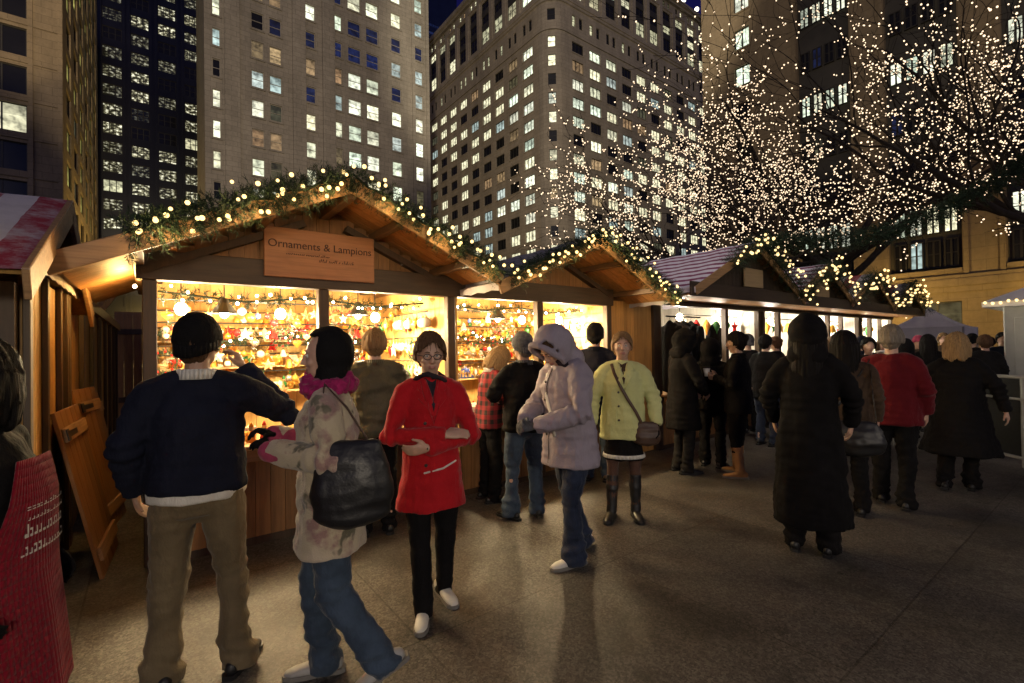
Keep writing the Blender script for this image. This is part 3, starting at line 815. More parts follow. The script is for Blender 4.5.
S3 = stall('clothing stall with purple striped roof, blank name board and hanging garments', 7.75, 1.75, 3.2, .47, 6.16, 9.28, [6.16, 8.1, 9.28], 'purple_white_canvas', beam=(2.2, 2.46), sign=(7.52, 8.12, 2.47, 2.78, 'pale_sign_wood'), inner='stall_pale', shelves=(1.3, 1.75))
S4 = stall('stall with small purple striped roof and pale board, fourth along the row', 10.55, 1.3, 3.1, .5, 9.42, 11.75, [9.45, 10.1, 11.75], 'purple_white_canvas', beam=(2.2, 2.46), sign=(10.3, 10.95, 2.47, 2.75, 'pale_sign_wood'), inner='stall_pale', shelves=(1.3, 1.75))
S5 = stall('stall with red and white striped roof, fifth along the row', 13.2, 1.4, 3.12, .5, 11.95, 14.5, [11.95, 12.6, 13.4, 14.5], 'wide_red_canvas', beam=(2.2, 2.46), inner='stall_pale', shelves=(1.3, 1.75))
S6 = stall('farthest red and white roofed stall with a small pale board', 15.9, 1.3, 3.08, .5, 14.7, 17.1, [14.7, 15.4, 16.2, 17.1], 'wide_red_canvas', beam=(2.2, 2.46), sign=(15.8, 16.5, 2.45, 2.8, 'pale_sign_wood'), inner='stall_pale', shelves=(1.3, 1.75))
# canopy board along the fronts of the far stalls
for S, a, b in ((S3, 5.9, 9.4), (S4, 9.42, 11.85), (S5, 11.87, 14.6), (S6, 14.62, 17.3)):
    m = MB(); m.box(a, b, 3.74, 3.77, 2.26, 2.46); m.build('fascia', MATS['stall_beam'], S, bevel=.005)
    m = MB(); y = 3.78
    while y < 4.42: m.box(a, b, y, y+.12, 2.27, 2.29); y += .125
    m.build('soffit', MATS['roof_planks'], S)
    m = MB(); vboards(m, a+.1, b-.1, 3.9, 2.47, (lambda c, hw_, zr_: (lambda x: zr_-.5*abs(x-c)-.06))(*{S3: (7.75, 1.75, 3.2), S4: (10.55, 1.3, 3.1), S5: (13.2, 1.4, 3.12), S6: (15.9, 1.3, 3.08)}[S])); m.build('front_gable', MATS['batten_wood'], S)
for S, (a, b, c, d) in ((S3, (7.55, 8.15, 2.50, 2.80)), (S4, (10.25, 10.9, 2.48, 2.76)), (S6, (15.75, 16.45, 2.5, 2.8))):
    for ch in [c_ for c_ in S.children if c_.name.startswith('sign_board')]: bpy.data.objects.remove(ch)
    m = MB(); m.box(a, b, 3.84, 3.865, c, d); m.build('sign_board', MATS['pale_sign_wood'], S, bevel=.004)

# plank panel closing the gap between second and third stall
o = empty('timber_screen', (5.6, 4.5, 0)); tag(o, 'upright amber plank panel closing the gap between second and third stalls', 'wall panel')
wood('panel_wood', (.52, .27, .075), 'z', .5, .3)
m = MB(); vboards(m, -.5, .5, 0, .02, 2.22, .075); m.build('boards', MATS['panel_wood'], o)
m = MB(); m.box(-.52, .52, .024, .06, .2, .3); m.box(-.52, .52, .024, .06, 1.7, 1.8); m.build('rail', MATS['stall_post'], o)
m = MB(); m.box(.42, .53, -.05, -.003, .02, 2.22); m.build('post', MATS['stall_post'], o)

# garlands: along the rakes
def rake(xc, hwl, hw, zr, slope, y=3.7, lift=.03, sag=.03, frac0=1.0, frac1=1.0):
    pts = []
    for k in range(13):
        t = -frac0+(frac0)*k/12; x = xc+t*hwl; pts.append((x, y, zr-slope*abs(x-xc)+lift-sag*math.sin(k*1.57)**2))
    for k in range(1, 13):
        t = frac1*k/12; x = xc+t*hw; pts.append((x, y, zr-slope*abs(x-xc)+lift-sag*math.sin(k*1.57)**2))
    return pts
garland('lit pine garland over the gable of the nearest ornament stall', rake(1.27, 1.74, 1.43, 2.93, .45, frac0=.8), 30000, .115, 72, br=.0145, glow=6)
garland('lit pine garland over the gable of the second ornament stall', rake(4.08, 1.30, 1.45, 2.84, .45), 30000, .11, 66, br=.0145, glow=5)
garland('lit pine garland on the purple roofed clothing stall', rake(7.75, .9, 1.75, 3.2, .47), 20000, .17, 46, 'fairy_far', .02)
garland('lit pine garland on the small purple roofed fourth stall', rake(10.55, 1.0, 1.25, 3.1, .5), 17000, .19, 44, 'fairy_far', .022)
garland('lit pine garland on the red roofed fifth stall', rake(13.2, 1.0, 1.35, 3.12, .5), 17000, .2, 40, 'fairy_far', .025)
garland('lit pine garland on the farthest stall', rake(15.9, 1.2, 1.3, 3.08, .5), 17000, .2, 36, 'fairy_far', .027)

# ---------------------------------------------------------------- things for sale
def gloss(n, c, r=.22, metal=0): return mat(n, c, r, .12, 20, metal=metal, spec=.6)
GC = {'red': gloss('red_glass', (.55, .02, .02)), 'gold': gloss('gold_glass', (.75, .42, .08), .3, .6), 'white': gloss('white_glaze', (.8, .74, .62), .35), 'green': gloss('green_glass', (.05, .22, .06)),
      'amber': gloss('amber_glass', (.8, .30, .04), .25), 'silver': gloss('silver_glass', (.75, .72, .66), .2, .8), 'brown': mat('gingerbread', (.30, .14, .05), .7, .3, 12), 'pine': mat('carved_pine', (.66, .45, .22), .6, .2, 12), 'blue': gloss('blue_glass_ball', (.06, .1, .35))}
CAPM = mat('brass_cap', (.6, .42, .15), .35, .1, metal=.8)
def proto(kind, colr):
    m = MB(); mats = [GC[colr], CAPM]
    if kind == 'bauble':
        m.ell((0, 0, -.045), .042, 12, 9); m.tube([(0, 0, -.008), (0, 0, .008)], [.012, .011], 7, 1, round_caps=False); m.tube([(0, 0, .008), (0, 0, .05)], [.002, .002], 4, 1)
    elif kind == 'drop':
        m.tube([(0, 0, -.14), (0, 0, -.1), (0, 0, -.05), (0, 0, -.02), (0, 0, 0)], [.004, .014, .038, .022, .01], 10); m.tube([(0, 0, 0), (0, 0, .05)], [.003, .002], 4, 1)
    elif kind == 'star':
        P = []
        for k in range(10): r = .075 if k % 2 == 0 else .032; a = math.pi/2+math.pi*k/5; P.append((r*math.cos(a), r*math.sin(a)-.06))
        for k in range(10):
            a, b = P[k], P[(k+1) % 10]
            m.face([(a[0], 0, a[1]), (b[0], 0, b[1]), (0, -.018, -.06)]); m.face([(b[0], 0, b[1]), (a[0], 0, a[1]), (0, .018, -.06)])
        m.tube([(0, 0, .015), (0, 0, .06)], [.002, .002], 4, 1)
    elif kind == 'heart':
        P = [(.055*16*math.sin(t)**3/16, .055*(13*math.cos(t)-5*math.cos(2*t)-2*math.cos(3*t)-math.cos(4*t))/16-.06) for t in [2*math.pi*k/24 for k in range(24)]]
        for k in range(24):
            a, b = P[k], P[(k+1) % 24]
            m.face([(a[0], 0, a[1]), (b[0], 0, b[1]), (0, -.022, -.055)]); m.face([(b[0], 0, b[1]), (a[0], 0, a[1]), (0, .022, -.055)])
        m.tube([(0, 0, -.03), (0, 0, .05)], [.002, .002], 4, 1)
    elif kind == 'bell':
        m.tube([(0, 0, -.1), (0, 0, -.085), (0, 0, -.05), (0, 0, -.015), (0, 0, 0)], [.05, .043, .032, .026, .01], 12, round_caps=False); m.ell((0, 0, -.108), .012, 8, 6, 1); m.tube([(0, 0, 0), (0, 0, .05)], [.003, .002], 4, 1)
    elif kind == 'figurine':   # little carved figure: robe, head, pointed hat, arms
        m.tube([(0, 0, 0), (0, 0, .05), (0, 0, .085)], [.034, .028, .016], 10, 0, round_caps=False); m.ell((0, 0, .1), .02, 8, 6, 1); m.tube([(0, 0, .112), (0, 0, .15)], [.02, .003], 8, 0, round_caps=False)
        for s in (-1, 1): m.tube([(s*.016, 0, .078), (s*.034, -.018, .05)], [.008, .007], 5)
        mats = [GC[colr], GC['pine']]
    elif kind == 'house':
        m.box(-.04, .04, -.03, .03, 0, .055); m.face([(-.05, -.036, .05), (.05, -.036, .05), (.05, 0, .1), (-.05, 0, .1)], 1); m.face([(-.05, .036, .05), (-.05, 0, .1), (.05, 0, .1), (.05, .036, .05)], 1)
        m.face([(-.04, -.03, .055), (-.04, .03, .055), (-.04, 0, .096)]); m.face([(.04, -.03, .055), (.04, 0, .096), (.04, .03, .055)]); m.box(-.012, .012, -.032, -.029, 0, .03, 1); m.box(.015, .026, .004, .014, .08, .115)
        mats = [GC[colr], GC['white']]
    elif kind == 'candle_arch':
        n = 14
        for k in range(n):
            a, b = math.pi*k/n, math.pi*(k+1)/n
            m.beam((.13*math.cos(a), 0, .13*math.sin(a)), (.13*math.cos(b), 0, .13*math.sin(b)), .03, .012, (0, 1, 0))
        m.box(-.14, .14, -.025, .025, -.002, .014)
        for k in range(5):
            a = math.pi*(k+.5)/5; m.tube([(.13*math.cos(a), 0, .13*math.sin(a)), (.13*math.cos(a), 0, .13*math.sin(a)+.05)], [.006, .006], 6, 1)
        for s in (-.05, 0, .05): m.tube([(s, 0, .014), (s, 0, .06)], [.014, .006], 6)
        mats = [GC[colr], GC['white']]
    elif kind == 'wreath':
        for k in range(240):
            a = random.random()*6.283; c = Vector((.1*math.cos(a), 0, .1*math.sin(a)-.1)); d = Vector((random.gauss(0, 1), random.gauss(0, .6), random.gauss(0, 1))).normalized(); wv = d.orthogonal().normalized()*.004
            m.face([c-wv, c+wv, c+d*.05], 0)
        for k in range(9):
            a = k*.7; m.ell((.1*math.cos(a), -.03, .1*math.sin(a)-.1), .012, 6, 5, 1)
        m.tube([(0, 0, 0), (0, 0, .05)], [.003, .003], 4, 1); mats = [MATS['needle_green'], GC['red']]
    elif kind == 'box':
        m.box(-.06, .06, -.045, .045, 0, .07); m.box(-.063, .063, -.048, .048, .07, .085, 0); m.box(-.064, .064, -.01, .01, -.0, .087, 1); mats = [GC[colr], GC['gold']]
    return m.mesh(kind, mats, kind in ('bauble', 'drop', 'bell', 'figurine'))
PR = {}
def put(kind, colr, p, rz, where, sc=1):
    k = (kind, colr)
    if k not in PR: PR[k] = proto(kind, colr)
    nm = {'bauble': 'glass_bauble', 'drop': 'drop_ornament', 'star': 'star_ornament', 'heart': 'heart_ornament', 'bell': 'bell_ornament', 'figurine': 'carved_figurine', 'house': 'toy_house', 'candle_arch': 'candle_arch', 'wreath': 'small_wreath', 'box': 'gift_box'}[kind]
    o = inst(PR[k], nm, p, (0, 0, rz), None, sc)
    how = 'hanging' if kind in ('bauble', 'drop', 'star', 'heart', 'bell', 'wreath') else 'standing'
    cn = 'green needle' if kind == 'wreath' else colr
    tag(o, f'{cn} {nm.replace("_", " ")} {how} among many in {where}', nm.replace('_', ' '), f'{cn} {nm.replace("_", " ")}s in {where}')
HANG = [('bauble', 9), ('star', 5), ('heart', 3), ('bell', 3), ('drop', 4), ('wreath', 1.2)]
STAND = [('figurine', 7), ('house', 4), ('candle_arch', 2), ('box', 2)]
CW = {'red': 2.4, 'gold': 8, 'white': 3.4, 'green': 1.4, 'amber': 5, 'silver': 2.4, 'brown': 1.5, 'pine': 3, 'blue': .5}
def stock(S, x0, x1, where, nh, dens, yb=6.7):
    # rods the ornaments hang from
    rods = [(6.25, 2.04), (5.6, 2.1), (6.0, 1.9), (6.2, 1.66), (6.2, 1.36), (6.42, 1.86), (6.42, 1.56)]
    for (y, z) in rods:
        m = MB(); m.tube([(x0+.03, y, z), (x1-.03, y, z)], [.008, .008], 6); m.build('rod', MATS['iron_black'], S)
    for (y, z) in rods:
        x = x0+.1
        while x < x1-.1:
            kd = random.choices([k for k, _ in HANG], [q for _, q in HANG])[0]
            put(kd, pick(CW), (x, y+random.uniform(-.03, .03), z-.055-random.choice((0, 0, .05, .11))), random.uniform(-.6, .6), where, random.uniform(.7, 1.15)); x += dens*random.uniform(.75, 1.3)
    for z in (1.12, 1.42, 1.72):
        x = x0+.1
        while x < x1-.1:
            kd = random.choices([k for k, _ in STAND], [q for _, q in STAND])[0]
            stp = .3 if kd == 'candle_arch' else dens*random.uniform(.8, 1.25)
            put(kd, pick(CW), (x+stp*.3, yb-.27+random.uniform(-.06, .06), z+.001), random.uniform(-.5, .5), where, random.uniform(.95, 1.35)); x += stp
    for z in (2.0, 1.72, 1.45):      # more on the end wall
        m = MB(); m.tube([(x1-.07, 4.75, z), (x1-.07, 6.2, z)], [.008, .008], 6); m.build('rod', MATS['iron_black'], S)
        y = 4.8
        while y < 6.15:
            put(random.choices([k for k, _ in HANG], [q for _, q in HANG])[0], pick(CW), (x1-.07, y, z-.055), 1.57, where, random.uniform(.9, 1.5)); y += dens*random.uniform(.9, 1.4)
    for row in (4.47, 4.62, 4.78):
        x = x0+.12
        while x < x1-.1:
            kd = random.choices(['figurine', 'house', 'box'], [5, 2, 3])[0]
            put(kd, pick({'red': 5, 'white': 3, 'gold': 2, 'pine': 2, 'amber': 1}), (x, row+random.uniform(-.02, .02), .841), random.uniform(-.7, .7), where, random.uniform(.8, 1.15)); x += random.uniform(.13, .2)
stock(S1, 0.03, 2.5, 'the nearest ornament stall', 0, .078)
stock(S2, 2.72, 5.0, 'the second ornament stall', 0, .095)
# green swags and small lights inside
garland('pine swag with shop lights along the shelf of the nearest stall', [(.06, 6.2, 1.78), (.6, 6.2, 1.70), (1.2, 6.2, 1.77), (1.8, 6.2, 1.70), (2.45, 6.2, 1.78)], 5000, .06, 34, 'shop_bulb', .012, 'pine swags inside the ornament stalls')
garland('pine swag hung under the ceiling just inside the nearest stall', [(.06, 4.9, 2.1), (.7, 4.9, 2.04), (1.25, 4.9, 2.1), (1.9, 4.9, 2.04), (2.45, 4.9, 2.1)], 5000, .06, 26, 'shop_bulb', .012, 'pine swags inside the ornament stalls')
garland('pine swag with shop lights along the shelf of the second stall', [(2.75, 6.2, 1.78), (3.3, 6.2, 1.7), (3.9, 6.2, 1.78), (4.5, 6.2, 1.7), (4.95, 6.2, 1.78)], 5000, .06, 34, 'shop_bulb', .012, 'pine swags inside the ornament stalls')
garland('pine swag hung under the ceiling just inside the second stall', [(2.75, 4.9, 2.1), (3.3, 4.9, 2.05), (3.8, 4.9, 2.1), (4.4, 4.9, 2.05), (4.95, 4.9, 2.1)], 5000, .06, 18, 'shop_bulb', .012, 'pine swags inside the ornament stalls')
LP = 140
for x, y, z, lab in ((.22, 5.1, 1.98, 'bright bulb lamp near the alley end of the nearest ornament stall'), (.52, 4.85, 1.93, 'black bell-shaded lamp hanging above the man in navy'), (1.05, 5.25, 1.97, 'bright bulb lamp in the middle of the nearest ornament stall'), (1.75, 5.0, 1.96, 'bell-shaded lamp just past the middle post of the nearest stall'), (2.05, 5.3, 1.96, 'bright bulb lamp beside the corner post of the nearest stall')):
    hang_lamp((x, y, z), LP if 'bright' in lab else 55, lab, 2.38, 'bell' in lab, bulb_r=.05 if 'bright' in lab else .035)
hang_lamp((-.10, 5.2, 2.17), 22, 'small amber lamp added under the eave to light the plank wall', 2.29, False, (1, .62, .2), bulb_r=.014)  # invented lamp, added to brighten the alley planks
for x, y, z, lab in ((2.95, 5.1, 1.98, 'bright bulb lamp beside the corner post in the second stall'), (3.55, 5.0, 1.96, 'bell-shaded lamp in the second stall, left of its middle post'), (4.1, 5.2, 1.97, 'bright bulb lamp past the middle post of the second stall'), (4.7, 5.1, 1.97, 'bright bulb lamp at the plank panel end of the second stall')):
    hang_lamp((x, y, z), LP if 'bright' in lab else 55, lab.replace(', left of', ' just before'), 2.38, 'bell' in lab, bulb_r=.05 if 'bright' in lab else .035)
for x, st in ((6.7, 'clothing'), (7.5, 'clothing'), (8.7, 'clothing'), (9.9, 'fourth'), (10.9, 'fourth'), (12.3, 'fifth'), (13.0, 'fifth'), (14.0, 'fifth'), (15.1, 'farthest'), (15.9, 'farthest'), (16.6, 'farthest')):
    hang_lamp((x, 5.0, 2.08), 85 if x < 9.3 else 105, f'bare white bulb lamp under the ceiling of the {st} stall', 2.46, False, (1, .92, .76), f'bulb lamps in the {st} stall', .06)
# clothing stall: garments on a rail
def garment(p, rz, m_, label, L=.95, W=.24, group=None):
    o = empty('hanging_garment', p, rz); tag(o, label, 'garment', group)
    m = MB(); m.tube([(0, 0, -.02), (0, 0, -.05), (0, 0, -.14), (0, 0, -.5), (0, 0, -L)], [(.05, .03), (.12, .04), (W, .06), (W*.85, .07), (W*.95, .08)], 16)
    for s in (-1, 1): m.tube([(s*W*.85, 0, -.12), (s*W*1.1, .01, -.4), (s*W*1.05, .02, -.68)], [.055, .05, .045], 8)
    me = remesh(m, .022, 2, lambda c, n: .012*noise.noise(Vector((c.x*14, c.y*9, c.z*2.5))))
    link(me, 'cloth', m_, o)
    m = MB(); m.tube([(0, 0, 0), (.02, 0, .03), (0, 0, .055), (-.02, 0, .04)], [.003]*4, 5); m.tube([(-W*.8, 0, -.1), (0, 0, -.015), (W*.8, 0, -.1)], [.006]*3, 5); m.build('hanger', MATS['iron_black'], o)
mat('dark_wool', (.014, .013, .013), .9, .3, 8, .3, 90, spec=.12); mat('black_wool', (.006, .0055, .006), .9, .3, 8, .3, 90, spec=.12); mat('grey_wool', (.07, .065, .06), .9, .3, 8, .3, 90)
mat('red_knit', (.5, .03, .04), .85, .2, 8, .4, 120); mat('yellow_knit', (.55, .50, .12), .85, .2, 8, .4, 120); mat('white_knit', (.7, .66, .6), .85, .1, 8, .4, 120)
m = MB(); m.tube([(6.2, 4.36, 2.02), (7.1, 4.36, 2.02)], [.012, .012], 8); m.build('rail', MATS['iron_black'], S3)
for k, (x, mm, lab) in enumerate(((6.3, 'dark_wool', 'long dark coat hanging at the plank panel end of the clothing stall'), (6.48, 'grey_wool', 'long charcoal grey coat hanging second from the plank panel'), (6.66, 'black_wool', 'long black coat hanging behind the hooded figure'), (6.86, 'dark_wool', 'dark coat hanging at the free end of the garment rail'))):
    garment((x, 4.36, 1.96), R(75), MATS[mm], lab, 1.05, .22)
garment((7.35, 4.9, 1.95), R(10), MATS['red_knit'], 'red sweater hanging inside the clothing stall', .6, .2)
garment((7.75, 4.75, 1.75), R(-10), MATS['yellow_knit'], 'yellow knitted garment hanging low in the clothing stall', .5, .22)
garment((8.45, 4.9, 1.98), R(0), MATS['black_wool'], 'black jacket hanging inside the clothing stall', .6, .2)
m_, nt, b = nodes('checked_cloth')
tc = nt.nodes.new('ShaderNodeTexCoord'); ck = nt.nodes.new('ShaderNodeTexChecker'); ck.inputs['Scale'].default_value = 14
ck.inputs['Color1'].default_value = (.5, .04, .09, 1); ck.inputs['Color2'].default_value = (.75, .68, .66, 1)
nt.links.new(tc.outputs['Object'], ck.inputs['Vector']); nt.links.new(ck.outputs['Color'], b.inputs['Base Color'])
o = None
m = MB()
for i in range(10):
    for j in range(8):
        def Q(a, c): return (-.3+.06*a, .012*math.sin(a*1.3)+.001, -.075*c)
        m.face([Q(i, j), Q(i+1, j), Q(i+1, j+1), Q(i, j+1)])
o = m.build('checked_blanket', MATS['checked_cloth'], loc=(7.25, 5.6, 2.1)); md = o.modifiers.new('t', 'SOLIDIFY'); md.thickness = .012
tag(o, 'red and white checked blanket pinned up in the clothing stall', 'blanket')
rs = random.Random(3)
for S, a, b, wh in ((S3, 7.2, 9.2, 'the clothing stall'), (S4, 9.5, 11.6, 'the fourth stall'), (S5, 12, 14.4, 'the fifth stall'), (S6, 14.8, 17, 'the farthest stall')):
    for (y, z) in ((4.85, 2.075), (5.6, 1.855)):
        m = MB(); m.tube([(a, y, z+.03), (b, y, z+.03)], [.009, .009], 6); m.build('rod', MATS['iron_black'], S)
    x = a+.15
    while x < b-.1:
        put(rs.choice(('star', 'heart', 'bauble', 'bell', 'drop', 'wreath')), rs.choice(('red', 'white', 'gold', 'green', 'amber')), (x+.1, 4.85, 2.02), 0, wh, 1.9); put(rs.choice(('star', 'heart', 'bauble', 'drop')), rs.choice(('red', 'white', 'gold', 'amber')), (x-.05, 5.6, 1.8), 0, wh, 1.9)
        for z in (1.301, 1.751): put(rs.choice(('figurine', 'house', 'box')), rs.choice(('red', 'white', 'pine', 'gold')), (x, 6.42, z), 0, wh, 1.6)
        x += .33

# ---------------------------------------------------------------- the hut on the alley's other side
o = empty('market_stall', (-.57, 4.5, 0)); tag(o, 'plank sided hut with a faded red and white striped roof across the alley', 'market stall')
X0 = -3.6
m = MB(); vboards(m, -.68, .85, -.022, .02, 2.08, .17, axis='y'); m.build('side_wall', MATS['old_planks'], o)
m = MB()
for y in (-.68, -.1, .5, .86): m.box(.001, .035, y-.035, y+.035, 0, 2.1)
m.box(.001, .05, -.75, .9, 2.1, 2.2); m.build('batten', MATS['batten_wood'], o, bevel=.004)
m = MB(); vboards(m, -.62, .8, -.04, 2.2, lambda y: 2.62-.45*abs(y-.0)-.05, .17, axis='y'); m.build('gable', MATS['old_planks'], o)
m = MB(); vboards(m, X0, -.55, -.70, .02, .95, .15); m.build('counter_front', MATS['old_planks'], o)
for xx in (-.13, -1.7):
    m = MB(); m.box(xx, xx+.11, -.75, -.64, 0, 2.0); m.build('post', MATS['stall_post'], o, bevel=.005)
m = MB(); vboards(m, X0, -.02, .83, .02, 2.1, .15); m.build('back_wall', MATS['old_planks'], o)
for sg in (-1, 1):
    A = Vector((0, 0, 2.64)); B = Vector((0, sg*1.5, 2.64-.45*1.5)); nr = Vector((0, sg*.41, .912))
    m = MB(); N = 26
    for i in range(N):
        for k in range(6):
            def Pt(ii, kk): 
                q = A+(B-A)*kk/6*1.02+nr*(.02+.006*math.sin(ii*1.3+kk*.8)); return (X0-.3+(.13-X0+.3+.02)*ii/N, q.y, q.z)
            m.face([Pt(i, k), Pt(i+1, k), Pt(i+1, k+1), Pt(i, k+1)])
    m.build('roof', MATS['red_white_canvas'], o)
    m = MB(); m.obox(((X0-.3+.13)/2, (A.y+B.y)/2, (A.z+B.z)/2-.0), ((.13-X0+.3)/2, 0, 0), (B-A)/2, nr*.012); m.build('roof_boarding', MATS['old_planks'], o)
    m = MB(); m.obox((.135, (A.y+B.y)/2, (A.z+B.z)/2-.05), (.014, 0, 0), (B-A)/2*1.01, nr*.075); m.build('bargeboard', MATS['rake_wood'], o, bevel=.004)
# plank wall down the alley with V brackets
o = empty('plank_wall', (-.57, 5.4, 0)); tag(o, 'long amber plank wall with dark battens lining the alley behind the hut', 'wall')
m = MB(); vboards(m, .03, 8.0, -.025, .02, 2.08, .2, axis='y'); m.build('boards', MATS['old_planks'], o)
m = MB()
for k in range(8): m.box(.001, .04, .05+k*1.05-.05, .05+k*1.05+.05, 0, 2.08)
m.build('batten', MATS['batten_wood'], o, bevel=.004)
m = MB(); m.box(-.03, .06, .02, 8.0, 2.08, 2.2); m.build('top_rail', MATS['old_planks'], o)
for k in range(3):
    y = .8+k*1.5; m = MB(); m.beam((.0, y, 2.2), (.25, y-.0, 2.62), .06, .07, (0, 1, 0)); m.beam((.0, y, 2.2), (.03, y+.35, 2.66), .06, .07, (1, 0, 0)); m.build('bracket', MATS['old_planks'], o)
o = empty('added_gate', (-.62, 13.6, 0)); tag(o, 'tall dark plank gate added to hide the lit gap down the alley', 'gate')  # added boards that keep the lit facade base out of view
m = MB(); vboards(m, 0, 3.2, 0, .03, 2.5, .16); m.build('boards', MATS['stall_boards'], o)
for z in (.5, 2.0):
    m = MB(); m.box(0, 3.2, -.04, -.002, z, z+.12); m.build('ledge', MATS['stall_post'], o)
# shutters leaning on the hut
def shutter(p, rz, tilt, wd, h, label):
    o = empty('wooden_shutter', p, rz); o.rotation_euler = (tilt, 0, rz); tag(o, label, 'shutter', None)
    m = MB(); x = 0
    while x < wd-.01: m.box(x+.002, x+.148, 0, .024, 0, h); x += .15
    m.build('boards', MATS['shutter_wood'], o, bevel=.003)
    for z in (h-.22, .12):
        m = MB(); m.box(.03, wd-.03, -.026, -.001, z, z+.1); m.build('ledge', MATS['rake_wood'], o, bevel=.003)
    m = MB(); m.box(.01, .08, -.034, -.0265, h-.21, h-.13); m.box(.08, .32, -.032, -.0265, h-.19, h-.15); m.build('strap_hinge', MATS['iron_black'], o)
shutter((-.27, 4.48, .0), R(86), R(-12), .75, 1.22, 'amber plank shutter with strap hinge leaning on the hut wall')
shutter((-.30, 5.62, .0), R(80), R(-11), .6, 1.3, 'second plank shutter leaning on the wall farther down the alley')
shutter((-.31, 6.5, .0), R(84), R(-11), .6, 1.2, 'narrow plank shutter leaning deepest in the alley')

# ---------------------------------------------------------------- far end: tent, booth, barriers
mat('tent_white', (.8, .79, .77), .6, .1, 2, .2, 8); mat('booth_grey', (.42, .42, .38), .6, .12, 2); mat('frame_grey', (.35, .35, .33), .5, .1); mat('dark_mesh', (.012, .014, .014), .85, .2, 30)
def tent(p, rz, wd, h, hr, label):
    o = empty('canopy_tent', p, rz); tag(o, label, 'tent')
    m = MB(); n = 8; r = wd/2
    c = [(-r, -r), (r, -r), (r, r), (-r, r)]
    for k in range(4):
        a, b = c[k], c[(k+1) % 4]
        for i in range(n):
            for j in range(n):
                def Q(u, v):
                    x = a[0]+(b[0]-a[0])*u; y = a[1]+(b[1]-a[1])*u; s = 1-v
                    return (x*s, y*s, h+(hr-h)*v**1.5+.02*math.sin(u*12)*(1-v))
                m.face([Q(i/n, j/n), Q((i+1)/n, j/n), Q((i+1)/n, (j+1)/n), Q(i/n, (j+1)/n)])
    m.build('roof', MATS['tent_white'], o, True)
    m = MB()
    for k in range(4):
        a, b = c[k], c[(k+1) % 4]; m.face([(a[0], a[1], h-.55), (b[0], b[1], h-.55), (b[0], b[1], h+.01), (a[0], a[1], h+.01)])
    q = m.build('valance', MATS['tent_white'], o); sd = q.modifiers.new('t', 'SOLIDIFY'); sd.thickness = .01
    for a in c:
        m = MB(); m.tube([(a[0]*.98, a[1]*.98, 0), (a[0]*.98, a[1]*.98, h-.02)], [.035, .035], 8); m.build('pole', MATS['frame_grey'], o)
    m = MB(); m.face([(-r*.97, r*.97, .1), (r*.97, r*.97, .1), (r*.97, r*.97, h-.3), (-r*.97, r*.97, h-.3)]); q = m.build('back_panel', MATS['tent_white'], o); sd = q.modifiers.new('t', 'SOLIDIFY'); sd.thickness = .01
tent((23.7, 5.0, 0), 0, 2.3, 2.05, 2.85, 'white peaked canopy tent past the end of the stall row')
BP = on_ground(1035, 392)
o = empty('ticket_booth', (13.9, .55, 0), R(0)); tag(o, 'pale grey booth with white roof edged in lights beside the barriers', 'booth')
m = MB(); m.box(-1.0, 1.2, -1.1, 1.1, .02, 2.3); m.build('wall', MATS['booth_grey'], o, bevel=.02)
m = MB()
for y in (-.95, .05): m.box(-1.025, -1.003, y, y+.9, .25, 2.0)
m.build('panel', MATS['booth_grey'], o, bevel=.006)
m = MB()
for k in range(4):
    a, b = [(-1.25, -1.35), (1.45, -1.35), (1.45, 1.35), (-1.25, 1.35)][k], [(-1.25, -1.35), (1.45, -1.35), (1.45, 1.35), (-1.25, 1.35)][(k+1) % 4]
    m.face([(a[0], a[1], 2.3), (b[0], b[1], 2.3), (.1, 0, 3.0)]); m.face([(a[0], a[1], 2.2), (b[0], b[1], 2.2), (b[0], b[1], 2.3), (a[0], a[1], 2.3)])
m.face([(-1.25, -1.35, 2.2), (-1.25, 1.35, 2.2), (1.45, 1.35, 2.2), (1.45, -1.35, 2.2)])
m.build('roof', MATS['tent_white'], o)
bm = MB(); bm.ell((0, 0, 0), .026, 6, 5); me = bm.mesh('bulb', MATS['fairy_far'], True)
for k in range(26):
    inst(me, 'bulb', (-1.28, -1.3+2.6*k/25, 2.29+random.uniform(-.03, .02)), (0, 0, 0), o)
def barrier(p, rz, label):
    o = empty('crowd_barrier', p, rz); tag(o, label, 'barrier', 'dark barriers beside the pale booth')
    m = MB()
    for x in (0, .93, 1.86): m.tube([(x, 0, .02), (x, 0, 1.12)], [.022, .022], 8)
    m.tube([(0, 0, 1.12), (1.86, 0, 1.12)], [.022, .022], 8); m.tube([(0, 0, .12), (1.86, 0, .12)], [.02, .02], 8); m.tube([(0, -.015, .85), (1.86, -.015, .85)], [.016, .016], 8)
    for x in (.1, 1.76): m.beam((x, -.28, .02), (x, .28, .02), .05, .03)
    m.build('frame', MATS['frame_grey'], o, True)
    m = MB(); m.face([(0, .01, .14), (1.86, .01, .14), (1.86, .01, 1.1), (0, .01, 1.1)]); q = m.build('mesh_cover', MATS['dark_mesh'], o); sd = q.modifiers.new('t', 'SOLIDIFY'); sd.thickness = .006
b0 = on_ground(958, 452); b1 = on_ground(1030, 470)
dv = (b1-b0); dv.z = 0; an = math.atan2(dv.y, dv.x); dv.normalize()
for k in range(4): barrier(b0+dv*(1.92*k), an, 'dark mesh covered crowd barrier in the row before the pale booth')

